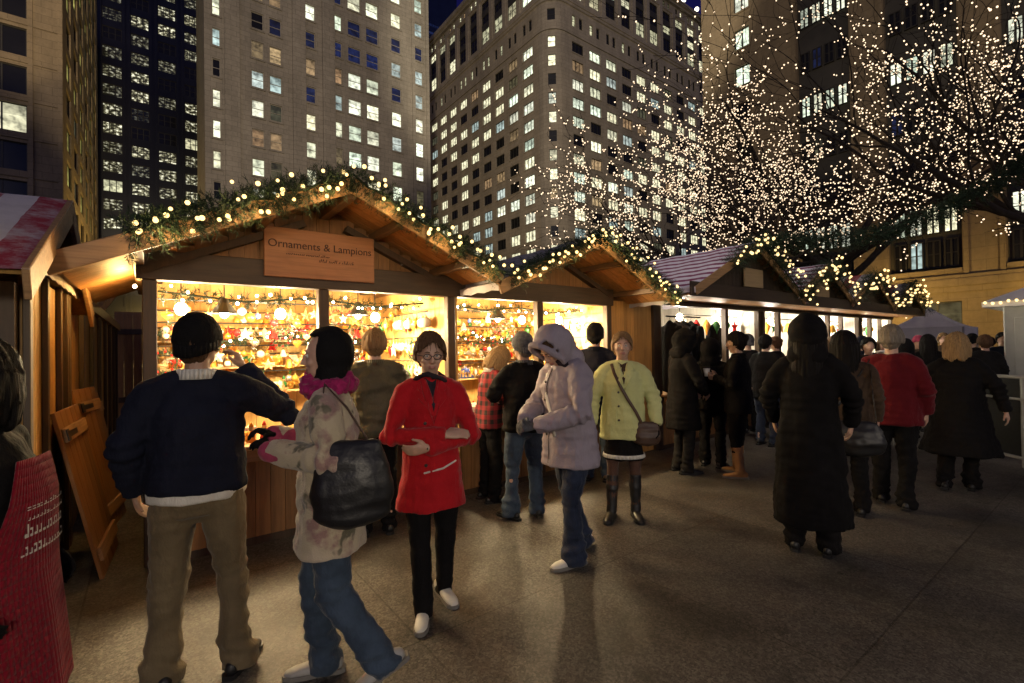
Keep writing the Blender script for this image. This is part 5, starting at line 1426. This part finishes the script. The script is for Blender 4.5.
            link(remesh(m, .008*s, 2, lambda c, n: .005*noise.noise(c*20), solid=.018), 'hat', MATS[hm], root)
        elif style == 'hood':
            big = o.get('hood_k', 1.0); pk = o.get('hood_open', .5)
            m.ell((0, -.02, .012), (.122*big, .145*big, .152*big), 64, 52, keep=lambda d: not (d.y > pk and d.z < .72 and d.z > -.85))
            n = 26
            for k in range(n):   # rolled edge round the face
                a, c2 = 6.283*k/n, 6.283*(k+1)/n
                f_ = lambda a_: (.110*big*math.sin(a_)*.95, .068*big+.045*math.cos(a_), .0+.135*big*math.cos(a_)); m.tube([f_(a), f_(c2)], [.013, .013], 7)
            m.tube([(0, -.05, -.08), (0, -.06, -.17)], [(.105, .075), (.13, .08)], 16)
            m.v = [tuple(Hd(p)*s) for p in m.v]
            link(remesh(m, .0095*s if fine else .016, 3, folds(seed+5, .009, 12, 12), solid=.022), 'hood', MATS[hm], root)
    if o.get('glasses'):
        m = MB()
        for sx in (-1, 1):
            P = [Hd((sx*.031+.024*math.cos(t), .108-.006*abs(math.cos(t))*(1 if sx*math.cos(t) > 0 else 0), .002+.017*math.sin(t))) for t in [6.283*k/16 for k in range(17)]]
            m.tube(P, [.0026]*17, 6); m.tube([Hd((sx*.055, .1, .008)), Hd((sx*.083, .05, .008)), Hd((sx*.085, -.005, .004))], [.0022]*3, 5)
        m.tube([Hd((-.008, .109, .006)), Hd((.008, .109, .006))], [.0022]*2, 5)
        m.xf(S); m.build('glasses', MATS['spec_frame'], root)
    return dict(root=root, s=s, bvh=bvh, front=(front if ct else None), A=A, T=T, Hd=Hd, pos=pos, rz=rz)

def to_world(P, p): return P['root'].matrix_basis @ Vector(p)
def bag(P, c, wd, dp, ht, m_, label, strap=None, handles=True, rz=0, strap_m=None):
    """a bag hanging beside a person: c is the bottom centre in the person's own frame, in metres"""
    o = empty('handbag', to_world(P, c), P['rz']+rz); tag(o, label, 'handbag')
    m = MB(); m.tube([(0, 0, .02), (0, 0, ht*.35), (0, 0, ht*.75), (0, 0, ht)], [(wd*.48, dp*.45), (wd*.52, dp*.55), (wd*.46, dp*.42), (wd*.38, dp*.18)], 22)
    link(remesh(m, .011, 2, folds(PCOUNT[0]+40, .011, 7, 7)), 'body', MATS[m_], o)
    if handles:
        for sy in (-1, 1):
            m = MB(); m.tube([(-wd*.28, sy*dp*.16, ht*.93), (-wd*.22, sy*dp*.14, ht+handles*.6), (0, sy*.012, ht+handles), (wd*.22, sy*dp*.14, ht+handles*.6), (wd*.28, sy*dp*.16, ht*.93)], [(.009, .005)]*5, 8); m.build('handle', MATS[m_], o, True)
    if strap:
        pts = [o.matrix_basis.inverted() @ to_world(P, p) for p in strap]
        m = MB(); m.tube(pts, [(.014, .005)]*len(pts), 8, hint=(0, 0, 1)); m.build('strap', MATS[strap_m or m_], o, True)
    return o
g_ = on_ground
# 1 the man in navy, from behind
p1 = person('man seen from behind in black beanie, navy fleece and khaki trousers, hand at his face', g_(200, 676), 1.75, 8, dict(bulk=1.08, skin='skin_tan', yaw=.35, hat=('beanie', 'black_cloth'), hair=('crop', 'hair_brown'), noface=False,
    armL=((-.285, -.03, 1.16), (-.27, .07, .93)), armR=((.40, .13, 1.25), (.185, .235, 1.50)), handR=((-.35, .1, .9), (-.9, .2, -.3), 1, .7),
    legL=((-.13, .02, .5), (-.15, 0, .085), (-.3, 1, 0)), legR=((.13, .02, .5), (.165, -.02, .085), (.45, 1, 0)),
    coat=dict(mat='navy_fleece', hem=.93, w=1.06, part='sweater', under='white_cotton', collar=True, collar_mat='white_cotton', collar_h=.05, fold=.011, sleeve=1.12), trousers=('khaki_cotton', .082), shoes=('black_leather', 'shoe')))
# 2 the woman with the ruffled scarf
p2 = person('woman in profile with black knit cap, ruffled magenta scarf and patterned beige coat', g_(333, 684), 1.675, -82, dict(hat=('cowl', 'black_cloth'), scarf=('magenta_yarn', .044), gloves='black_cloth',
    armL=((-.27, -.04, 1.17), (-.10, .25, 1.20)), armR=((.25, .03, 1.15), (.07, .27, 1.24)), handL=((.5, .6, .35), (.3, .2, -.6), -1, .7), handR=((-.5, .6, .4), (-.3, .2, -.6), 1, .7),
    legL=((-.10, -.02, .50), (-.11, -.25, .17), (-.1, .9, -.45)), legR=((.10, .10, .5), (.10, .05, .085), (0, 1, 0)), coat=dict(mat='patterned_fleece', hem=.70, flare=1.08, w=1.02, sleeve=1.08, fold=.011), trousers=('blue_jeans', .078), shoes=('grey_shoe', 'shoe')))
m = MB()
for nm in 'LR':
    sh, el, wr = p2['A'][nm]; d = (wr-el).normalized(); m.tube([wr-d*.10, wr+d*.015], [.058, .05], 14)
m.xf(Matrix.Scale(p2['s'], 4)); link(remesh(m, .01, 1, folds(77, .006, 12, 12)), 'cuffs', MATS['rose_glove'], p2['root'])
bag(p2, (-.25, -.12, .86), .33, .15, .33, 'black_leather', 'slouchy black shoulder bag of the woman in the patterned coat', [(-.25, .0, 1.15), (-.235, .01, 1.30), (-.15, 0, 1.445), (-.20, -.10, 1.34), (-.25, -.22, 1.15)], 0, R(90), 'brown_leather')
# 3 the woman in the red coat
p3 = person('woman in a bright red coat with folded arms, glasses and short brown hair', g_(433, 606), 1.665, 172, dict(hair=('short', 'hair_brown'), hairmat='hair_brown', glasses=True, pitch=-.1,
    armR=((.262, .06, 1.13), (-.06, .215, 1.145)), armL=((-.262, .06, 1.10), (.05, .245, 1.08)), handR=((-.9, .1, .05), (0, -.5, -.6), 1, .3), handL=((.9, -.0, -.1), (0, -.7, .3), -1, .35),
    legR=((.08, .06, .5), (.075, .12, .085), (.25, 1, 0)), legL=((-.095, -.02, .5), (-.08, -.10, .10), (-.3, 1, -.1)), coat=dict(mat='red_wool', hem=.66, flare=1.2, w=.95, lapel=True, vneck='dark_scarf', placket='red_wool', fold=.008), scarf=('dark_scarf', .017), trousers=('black_cloth', .055), shoes=('white_leather', 'shoe')))
m = MB(); fr = p3['front']; m.tube([fr(-.14, .955, 1, .006), fr(-.05, .925, 1, .006), fr(.06, .905, 1, .006)], [.006]*3, 6); m.build('cord', MATS['white_cotton'], p3['root'], True)
# 4 olive jacket at the counter
person('person in shiny olive jacket with sandy hair browsing the counter, seen from behind', g_(377, 532), 1.74, -4, dict(hair=('short', 'hair_sand'), noface=True, vox=.014, bulk=1.05, armL=((-.28, .08, 1.16), (-.12, .26, 1.05)), armR=((.28, .08, 1.16), (.12, .26, 1.05)), coat=dict(mat='olive_nylon', hem=.86, w=1.12, fold=.014, sleeve=1.15, collar=True), trousers=('black_cloth', .066)))
# 5, 6 couple at the second stall
person('blond woman in a red and black plaid jacket bending her head over the second counter', g_(490, 500), 1.60, 62, dict(hair=('bob', 'hair_blond'), pitch=-.55, vox=.013, lean=.1, armL=((-.25, .1, 1.15), (-.08, .28, 1.10)), armR=((.25, .1, 1.15), (.08, .28, 1.10)), coat=dict(mat='plaid_wool', hem=.84, w=1.02, collar=True, collar_mat='white_cotton'), trousers=('black_cloth', .062)))
person('man in grey knit cap, black jacket and blue jeans facing the second stall', g_(526, 516), 1.70, -22, dict(hat=('beanie', 'grey_knit'), hair=('crop', 'hair_grey'), noface=True, yaw=-.25, bulk=1.06, vox=.012, armL=((-.29, .10, 1.18), (-.2, .30, 1.14)), armR=((.28, .05, 1.15), (.2, .2, 1.0)), legL=((-.12, .03, .5), (-.15, -.02, .085), (-.5, 1, 0)), coat=dict(mat='black_cloth', hem=.84, w=1.08, fold=.011, collar=True, collar_mat='grey_knit'), trousers=('blue_jeans', .075)))
# 7 lavender coat
p7 = person('woman in hooded lavender winter coat looking down at her gloved hands', g_(572, 558), 1.74, -128, dict(hat=('hood', 'lavender_nylon'), hood_k=1.05, hood_open=.42, pitch=-.72, hair=('crop', 'hair_brown'), bulk=1.04, lean=.06, gloves='grey_knit', scarf=('dark_scarf', .026),
    armL=((-.29, .10, 1.14), (-.06, .36, 1.04)), armR=((.28, .10, 1.14), (.06, .36, 1.06)), handL=((.5, .8, -.1), (.6, 0, -.5), -1, .7), handR=((-.5, .8, 0), (-.6, 0, -.5), 1, .7),
    legL=((-.11, .08, .5), (-.11, .06, .085), (.1, 1, 0)), legR=((.10, -.06, .5), (.11, -.20, .10), (0, 1, -.12)), coat=dict(mat='lavender_nylon', hem=.72, w=1.12, flare=1.06, sleeve=1.2, placket='dark_scarf', fold=.013, quilt=0), trousers=('dark_jeans', .078), shoes=('white_leather', 'shoe')))
m = MB(); fr = p7['front']; m.tube([fr(.09, 1.40), fr(.03, 1.24), fr(-.02, 1.08), fr(-.06, .95)], [(.016, .004)]*4, 8); m.build('sash', MATS['white_cotton'], p7['root'], True)
# 8 lime jacket
p8 = person('woman facing us in lime green jacket, black skirt and tall black boots', g_(625, 516), 1.69, 176, dict(hair=('bun', 'hair_sand'), pitch=.08, bulk=1.02, gloves='black_cloth', armL=((-.285, .0, 1.14), (-.30, .10, .90)), armR=((.285, 0, 1.14), (.30, .08, .90)), legL=((-.10, .02, .48), (-.10, .03, .085), (-.15, 1, 0)), legR=((.11, .03, .48), (.13, .08, .085), (.3, 1, 0)),
    coat=dict(mat='lime_wool', hem=.76, w=1.08, flare=1.08, lapel=True, vneck='brown_cloth', placket='lime_wool', pockets=True, sleeve=1.05, fold=.009), skirt=('black_cloth', .80, .56, .18), stockings=True, shoes=('black_leather', 'boot'), boot_top=.42))
m = MB()
for zc in (.60,):
    n = 36
    for k in range(n):
        a, c2 = 6.283*k/n, 6.283*(k+1)/n; m.face([(.203*math.cos(a), .163*math.sin(a), .58), (.203*math.cos(c2), .163*math.sin(c2), .58), (.198*math.cos(c2), .158*math.sin(c2), .615), (.198*math.cos(a), .158*math.sin(a), .615)])
m.xf(Matrix.Scale(p8['s'], 4)); q_ = m.build('skirt_border', MATS['white_cotton'], p8['root'], True); md = q_.modifiers.new('t', 'SOLIDIFY'); md.thickness = .006
fr = p8['front']
bag(p8, (-.19, .13, .70), .25, .09, .19, 'brown_leather', 'small brown crossbody bag against the lime green jacket', [fr(-.15, .90, 1, .02), fr(-.10, 1.02, 1, .022), fr(-.03, 1.15, 1, .022), fr(.03, 1.27, 1, .022), fr(.075, 1.38, 1, .03), Vector((.105, .06, 1.47))*p8['s'], Vector((.10, -.02, 1.49))*p8['s']], 0)
# 9 beanie at the second stall's far end
person('person in black beanie and dark coat, half hidden behind the hooded lavender coat', Vector((4.25, 3.98, 0)), 1.83, 10, dict(hat=('beanie', 'black_cloth'), hair=('crop', 'hair_black'), noface=True, vox=.016, bulk=1.1, coat=dict(mat='navy_fleece', hem=.75, w=1.08, collar=True), trousers=('blue_jeans', .07)))
# 10-12 at the clothing stall
person('person in long black hooded coat with head bowed beside the hanging coats', g_(684, 472), 1.74, 58, dict(hat=('hood', 'black_wool'), hood_k=1.02, pitch=-.3, vox=.014, armL=((-.27, .06, 1.15), (-.16, .22, 1.0)), armR=((.27, .06, 1.15), (.16, .22, 1.0)), coat=dict(mat='black_wool', hem=.55, w=1.1, fold=.01), trousers=('dark_wool', .075), shoes=('black_leather', 'shoe')))
p11 = person('dark haired woman in black jacket and tan suede boots holding a white cup', g_(740, 476), 1.71, -78, dict(hair=('bun', 'hair_black'), hairmat='hair_black', vox=.012, skin='skin_tan', armL=((-.27, .02, 1.15), (-.06, .25, 1.2)), armR=((.26, .04, 1.14), (.06, .26, 1.22)), handL=((.4, .8, .2), (.8, 0, 0), -1, .8), handR=((-.4, .8, .2), (-.8, 0, 0), 1, .8), legL=((-.10, .03, .5), (-.12, -.03, .085), (-.3, 1, 0)), legR=((.10, .02, .5), (.13, .06, .085), (.3, 1, 0)), coat=dict(mat='black_cloth', hem=.78, w=1.05, collar=True), trousers=('black_cloth', .055, .2), shoes=('tan_suede', 'boot'), boot_top=.38))
o = empty('paper_cup', to_world(p11, (0, .36, 1.19)), 0); tag(o, 'white paper cup held by the woman in tan boots', 'cup')
m = MB(); m.tube([(0, 0, 0), (0, 0, .09)], [.028, .038], 14, round_caps=False); m.build('body', MATS['white_cup'], o, True); m = MB(); m.tube([(0, 0, .088), (0, 0, .098)], [.041, .039], 14, round_caps=False); m.build('lid', MATS['white_cup'], o, True)
person('person in a black puffer jacket turned away, beside the woman with the cup', g_(713, 466), 1.62, 20, dict(hat=('hood', 'black_cloth'), noface=True, vox=.016, bulk=1.08, coat=dict(mat='black_cloth', hem=.8, w=1.12, quilt=.1), trousers=('black_cloth', .066)))
# 13-16 walking away
person('figure in long black coat and hood walking away past the clothing stall', g_(812, 550), 1.77, 4, dict(hair=('long', 'hair_black'), hat=('hood', 'black_wool'), hood_k=.95, noface=True, vox=.014, bulk=.96, armL=((-.28, .04, 1.15), (-.26, .17, .95)), armR=((.28, .04, 1.15), (.26, .17, .95)), coat=dict(mat='black_wool', hem=.22, w=1.1, flare=1.12, fold=.013), trousers=('black_cloth', .07), shoes=('black_leather', 'shoe')))
p14 = person('long haired woman in brown coat walking away with a black bag', g_(848, 512), 1.66, 0, dict(hair=('long', 'hair_black'), noface=True, vox=.014, bulk=1.08, coat=dict(mat='brown_cloth', hem=.62, w=1.1, flare=1.05), trousers=('black_cloth', .068)))
bag(p14, (.05, -.27, .62), .46, .16, .26, 'black_leather', 'wide black leather bag carried behind the long haired woman', [(-.16, -.27, .88), (.0, -.2, 1.1), (.19, -.02, 1.43), (.2, -.2, 1.1), (.22, -.27, .88)], 0, 0)
person('person in dark red jacket and black trousers walking away with short grey hair', g_(895, 504), 1.72, 4, dict(hair=('short', 'hair_grey'), noface=True, vox=.013, bulk=1.1, legL=((-.1, .0, .5), (-.11, .05, .085), (-.1, 1, 0)), legR=((.1, .0, .5), (.10, -.16, .09), (.1, 1, -.1)), coat=dict(mat='maroon_wool', hem=.80, w=1.12, flare=1.02, sleeve=1.1), trousers=('black_cloth', .072)))
person('blond person in wide black coat walking away next to the dark barriers', g_(960, 489), 1.64, 6, dict(hair=('bob', 'hair_blond'), noface=True, vox=.014, bulk=1.15, armL=((-.3, .0, 1.14), (-.29, .06, .92)), armR=((.33, .0, 1.14), (.38, .02, .92)), legL=((-.1, .0, .5), (-.11, -.14, .09), (-.1, 1, -.1)), legR=((.1, .02, .5), (.10, .05, .085), (.1, 1, 0)), coat=dict(mat='black_cloth', hem=.42, w=1.12, flare=1.25, fold=.014), trousers=('black_cloth', .07)))
# the apron wearer at the picture's edge
AP = Vector((-.462, 2.30, 0))
p17 = person('dark haired stall worker in a red printed apron over black clothes by the plank hut', AP, 1.62, 118, dict(yaw=-1.3, hair=('bob', 'hair_black'), hairmat='hair_black', vox=.012, bulk=1.1, gloves='black_cloth', armL=((-.27, -.05, 1.15), (-.25, .10, .94)), armR=((.27, -.05, 1.15), (.25, .10, .94)), coat=dict(mat='black_cloth', hem=.82, w=1.05), trousers=('black_cloth', .066)))
fr = p17['front']; m = MB(); NX, NZ = 26, 30
def ap(i, j):
    z = .50+(1.36-.50)*j/NZ; hw_ = .21 if z < 1.05 else .21-.11*(z-1.05)/.31
    x = -hw_+2*hw_*i/NX
    zz = z; yr = (.205 if zz > .95 else .205+.10*(.95-zz))-.16*max(0, zz-1.22)
    y = yr*math.sqrt(max(.02, 1-(x/.29)**2))+(.006*math.sin(x*34+1)*min(1, max(0, 1.05-zz)*2.5)); return Vector((x, y, z))*p17['s']
for i in range(NX):
    for j in range(NZ): m.face([ap(i, j), ap(i+1, j), ap(i+1, j+1), ap(i, j+1)])
aq = m.build('apron', MATS['apron_red'], p17['root'], True); md = aq.modifiers.new('t', 'SOLIDIFY'); md.thickness = .006; md.offset = 1
m = MB(); rr = random.Random(9)
for (z, h_, x0, x1) in ((1.19, .018, -.11, .11), (1.155, .016, -.12, .10), (1.10, .045, -.10, .12), (1.04, .03, -.12, .12)):
    x = x0
    while x < x1:
        wd = rr.uniform(.012, .022); hh = h_*rr.choice((.65, .65, 1))
        def apz(x_, z_): yr = .205-.16*max(0, z_-1.22); return Vector((x_, yr*math.sqrt(1-(x_/.29)**2)+.010, z_))*p17['s']
        a, b_, c, d = apz(x, z), apz(x+wd*.7, z), apz(x+wd*.7, z+hh), apz(x, z+hh); m.face([a, b_, b_+(c-b_)*.3, a+(d-a)*.3]); 
        if rr.random() < .7: m.face([a, a+(b_-a)*.35, d+(c-d)*.35, d])
        if rr.random() < .4: m.face([a+(d-a)*.75, b_+(c-b_)*.75, c, d])
        x += wd
m.build('apron_print', MATS['white_cotton'], aq)
# the crowd farther along the row
def far(px, dep, H, heading, label, **k):
    p = at_depth(px, 340, dep); d = dict(vox=.022, noface=True); d.update(k); person(label, p, H, heading, d)
far(812, 8.6, 1.66, 175, 'blond person facing us between the two dark walkers', hair=('bob', 'hair_blond'), coat=dict(mat='dark_wool', hem=.8, w=1.1), trousers=('black_cloth', .066))
far(822, 7.6, 1.63, -40, 'fair haired person in brown coat beyond the black hooded figure', hair=('bob', 'hair_sand'), coat=dict(mat='brown_cloth', hem=.8, w=1.1), trousers=('black_cloth', .066))
far(868, 7.4, 1.62, 165, 'dark haired person facing us just beyond the red jacket', hair=('short', 'hair_black'), coat=dict(mat='black_cloth', hem=.8, w=1.1), trousers=('black_cloth', .066))
far(776, 9.0, 1.68, -60, 'person with pinned hair at the white lit counter of the fourth stall', hair=('bun', 'hair_brown'), coat=dict(mat='dark_wool', hem=.8, w=1.1), trousers=('black_cloth', .066))
far(918, 9.5, 1.66, 160, 'person in a rose hat facing us near the tent', hat=('beanie', 'rose_glove'), coat=dict(mat='brown_cloth', hem=.8, w=1.1), trousers=('black_cloth', .066))
far(928, 8.4, 1.66, 0, 'black haired person in black coat walking to the tent', hair=('long', 'hair_black'), coat=dict(mat='black_wool', hem=.5, w=1.1), trousers=('black_cloth', .066))
far(972, 9.5, 1.68, 20, 'person in dark cap beyond the blond walker', hat=('beanie', 'black_cloth'), coat=dict(mat='black_cloth', hem=.8, w=1.1), trousers=('black_cloth', .066))
far(990, 11.5, 1.62, -20, 'short dark haired person near the pale booth', hair=('short', 'hair_black'), coat=dict(mat='dark_wool', hem=.8, w=1.1), trousers=('black_cloth', .066))
far(848, 10.5, 1.70, 150, 'person in grey cap at the fifth stall', hat=('beanie', 'grey_knit'), coat=dict(mat='grey_wool', hem=.8, w=1.1), trousers=('black_cloth', .066))
far(835, 9.6, 1.7, 20, 'tall dark coated person among the crowd at the fifth stall', hair=('short', 'hair_brown'), coat=dict(mat='dark_wool', hem=.6, w=1.1), trousers=('black_cloth', .066))
far(882, 9.8, 1.6, 170, 'person in a pale scarf beyond the grey haired red jacket', hair=('bob', 'hair_brown'), scarf=('white_knit', .03), coat=dict(mat='black_cloth', hem=.7, w=1.1), trousers=('black_cloth', .066))
far(943, 10.8, 1.72, 170, 'sandy haired person facing us under the edge of the tent', hair=('short', 'hair_sand'), coat=dict(mat='brown_cloth', hem=.8, w=1.1), trousers=('black_cloth', .066))
far(748, 8.6, 1.72, -30, 'grey capped person at the end post of the clothing stall', hat=('beanie', 'grey_knit'), coat=dict(mat='dark_wool', hem=.75, w=1.1), trousers=('black_cloth', .066))
far(862, 8.8, 1.66, 10, 'dark capped person close behind the long haired bag carrier', hat=('beanie', 'navy_fleece'), coat=dict(mat='navy_fleece', hem=.7, w=1.1), trousers=('black_cloth', .066))
far(905, 7.8, 1.58, -10, 'short person in black hood beyond the grey haired red jacket', hat=('hood', 'black_cloth'), coat=dict(mat='black_cloth', hem=.7, w=1.1), trousers=('black_cloth', .066))
far(985, 8.2, 1.64, -15, 'person in charcoal coat between the blond walker and the booth', hair=('short', 'hair_brown'), coat=dict(mat='dark_wool', hem=.6, w=1.1), trousers=('black_cloth', .066))
far(1002, 9.4, 1.7, 160, 'person in navy coat facing us by the barriers', hair=('crop', 'hair_black'), coat=dict(mat='navy_fleece', hem=.7, w=1.1), trousers=('black_cloth', .066))
far(765, 7.5, 1.7, 30, 'person in dark coat close behind the black hooded walker', hair=('crop', 'hair_black'), coat=dict(mat='black_cloth', hem=.75, w=1.1), trousers=('dark_jeans', .066))
street_lamp((45.5, 12.5, 0), 5.0, 1000, (1, .64, .18), 'sodium street lamp by the tan stone building beyond the tents', 'sodium_globe', (.8, 0))
street_lamp((45.5, 2.5, 0), 5.0, 1000, (1, .64, .18), 'sodium street lamp beyond the white booth by the tan building', 'sodium_globe', (.8, 0))
for x, y, lab in ((-1.2, -3.6, 'added low fill lamp lighting people before the nearest ornament stall'), (4.4, -3.4, 'added low fill lamp lighting people before the clothing stall'), (10.5, -4.2, 'added low fill lamp by the far stalls and booth')):  # unseen lamps added outside the view to light people from the front
    street_lamp((x, y, 0), 2.75, 370 if x < 0 else (115 if x < 8 else 60), (1, .85, .64), lab, 'fill_globe', (0, .35))

street_lamp((1.5, 84, 0), 9.0, 11000, (1, .66, .2), 'added sodium lamp lighting the alley walls between the tan and grey blocks', 'sodium_globe', (-.8, 0))  # added lamp, hidden behind the stall, to brighten the building sides
# ------------------------------------------------------------------ trees strung with lights
mat('bark', (.028, .021, .016), .9, .4, 6, .8, 22)
BULB = MB(); BULB.ell((0, 0, 0), 1.0, 6, 4)
def strung_tree(base, hgt, spread, limbs, seed, label, bulb_r=.028, step=.17, lean=(0, 0), trunk_h=.28, maxb=900):
    rg = random.Random(seed); o = empty('tree', base); tag(o, label, 'tree')
    t = MB(); tp = []; 
    for k in range(7): tp.append((.12*math.sin(k*.9)+lean[0]*k/6, .1*math.cos(k*1.1)+lean[1]*k/6, hgt*trunk_h*k/6))
    r0 = hgt*.017
    t.tube(tp, [r0*1.35]+[r0*(1-.06*k) for k in range(1, 7)], 12); t.build('trunk', MATS['bark'], o, True)
    cr = MB(); strings = []
    def grow(p, d, L, r, lev, path_out):
        n = max(4, int(L/.35)); pts = [p.copy()]; q = p.copy(); dd = d.copy()
        for i in range(n):
            jit = Vector((rg.gauss(0, 1), rg.gauss(0, 1), rg.gauss(0, .7)))*(.08+.05*lev)
            dd = (dd+jit+Vector((0, 0, (.03 if lev < 2 else -.02)-.045*(i/n)*(lev > 0)))).normalized(); q = q+dd*(L/n); pts.append(q.copy())
        rad = [max(.006, r*(1-.8*i/n)) for i in range(n+1)]
        cr.tube(pts, rad, 7 if lev == 0 else 5 if lev == 1 else 4)
        if lev > 0 or True:
            acc = 0
            for i in range(n):
                sL = (pts[i+1]-pts[i]).length
                if lev == 0 and (i < n*.5 or rg.random() < .5): continue
                m_ = int(sL/step+rg.random())
                for j in range(m_):
                    pp = pts[i].lerp(pts[i+1], (j+rg.random())/max(1, m_)); path_out.append(pp+Vector((rg.gauss(0, 1), rg.gauss(0, 1), rg.gauss(0, 1)))*(rad[i]+.012))
        if lev < 3:
            nb = [7, 5, 3][lev] if L > 1 else 2
            for k in range(nb):
                i = rg.randint(int(n*.25), n); pp = pts[i]; ax = (pts[min(i+1, n)]-pts[max(0, i-1)]).normalized()
                sdv = Vector((rg.gauss(0, 1), rg.gauss(0, 1), rg.gauss(.1, .7))); sdv = (sdv-ax*sdv.dot(ax)).normalized()
                grow(pp, (ax*.85+sdv*.6).normalized(), L*rg.uniform(.40, .66), rad[i]*.6, lev+1, path_out)
    tops = Vector(tp[-1])
    for k, (az, el, L) in enumerate(limbs):
        s = []; i0 = 6 if k % 2 == 0 else 5
        d = Vector((math.cos(R(az))*math.cos(R(el)), math.sin(R(az))*math.cos(R(el)), math.sin(R(el))))
        grow(Vector(tp[i0]), d, L, r0*.62, 0, s); strings.append(s)
    cr.build('crown', MATS['bark'], o, True)
    for k, s in enumerate(strings):
        st = empty('light_string', base); tag(st, f'string of warm white bulbs wound along one limb of the {label.split(" tree")[0]} tree', 'light string', f'light strings on the {label.split(" tree")[0]} tree')
        if len(s) > maxb: s = rg.sample(s, maxb)
        bm = MB(); wr = MB()
        for p in s:
            r = bulb_r*rg.uniform(.75, 1.2); b0 = len(bm.v)
            for v_ in BULB.v: bm.v.append(tuple(p+Vector(v_)*r))
            for f_ in BULB.f: bm.f.append(tuple(b0+i for i in f_)); bm.m.append(0)
            wr.tube([p+Vector((0, 0, r*.7)), p+Vector((0, 0, r+.05))], [.006, .006], 3)
        bo = bm.build('bulbs', MATS['tree_bulb'], st, True); bo['kind'] = 'stuff'
        wr.build('wire', MATS['iron_black'], st)['kind'] = 'stuff'
pT = at_depth(722, 340, 15.5)
strung_tree((pT.x, pT.y, 0), 8.2, 5, [(145, 30, 4.6), (120, 28, 4.6), (-33, 24, 5.5), (-60, 34, 4.4), (35, 32, 4), (165, 16, 4.8), (-25, 38, 5.0)], 11, 'smaller bare tree strung with lights behind the second and third stalls', .021, .085, trunk_h=.42, maxb=370)
pT = at_depth(845, 340, 20)
strung_tree((pT.x, pT.y, 0), 15, 8, [(143, 26, 8.5), (150, 22, 8.5), (140, 12, 7), (-37, 28, 8), (-37, 40, 9.0), (60, 34, 6.5), (-110, 34, 7), (165, 28, 7.5), (-60, 32, 8)], 23, 'tall bare tree strung with lights behind the clothing and fourth stalls', .026, .12, trunk_h=.32, maxb=560)
pT = at_depth(1120, 340, 12.5)
strung_tree((pT.x, pT.y, 0), 11, 7, [(143, 12, 8.5), (148, 24, 8.5), (136, 34, 7.5), (110, 38, 5.5), (165, 44, 5.5), (60, 50, 4)], 31, 'bare tree strung with lights beyond the pale booth', .02, .12, trunk_h=.4, maxb=330)
# pine rope swung from the clothing stall up to the side
a, b_ = on_y(764, 240, 3.72), at_depth(1060, 138, 7.5)
pts = [a.lerp(b_, k/14)+Vector((0, 0, -.55*math.sin(math.pi*k/14))) for k in range(15)]
rope = garland('unlit dark pine rope slung from the clothing stall roof up across the sky', pts, 21000, .17, 0, group='slung pine rope', nw=.006)
o = empty('rope_pole', (b_.x, b_.y, 0)); tag(o, 'tall dark pole that carries the pine rope', 'pole')
m = MB(); m.tube([(0, 0, 0), (0, 0, b_.z+.2)], [.06, .045], 10); m.build('pole_shaft', MATS['lamp_iron'], o, True); m = MB(); m.tube([(0, 0, 0), (0, 0, .04)], [.16, .15], 12); m.build('base', MATS['lamp_iron'], o, True)
for o in SC.objects:
    if '_front' in o: del o['_front']
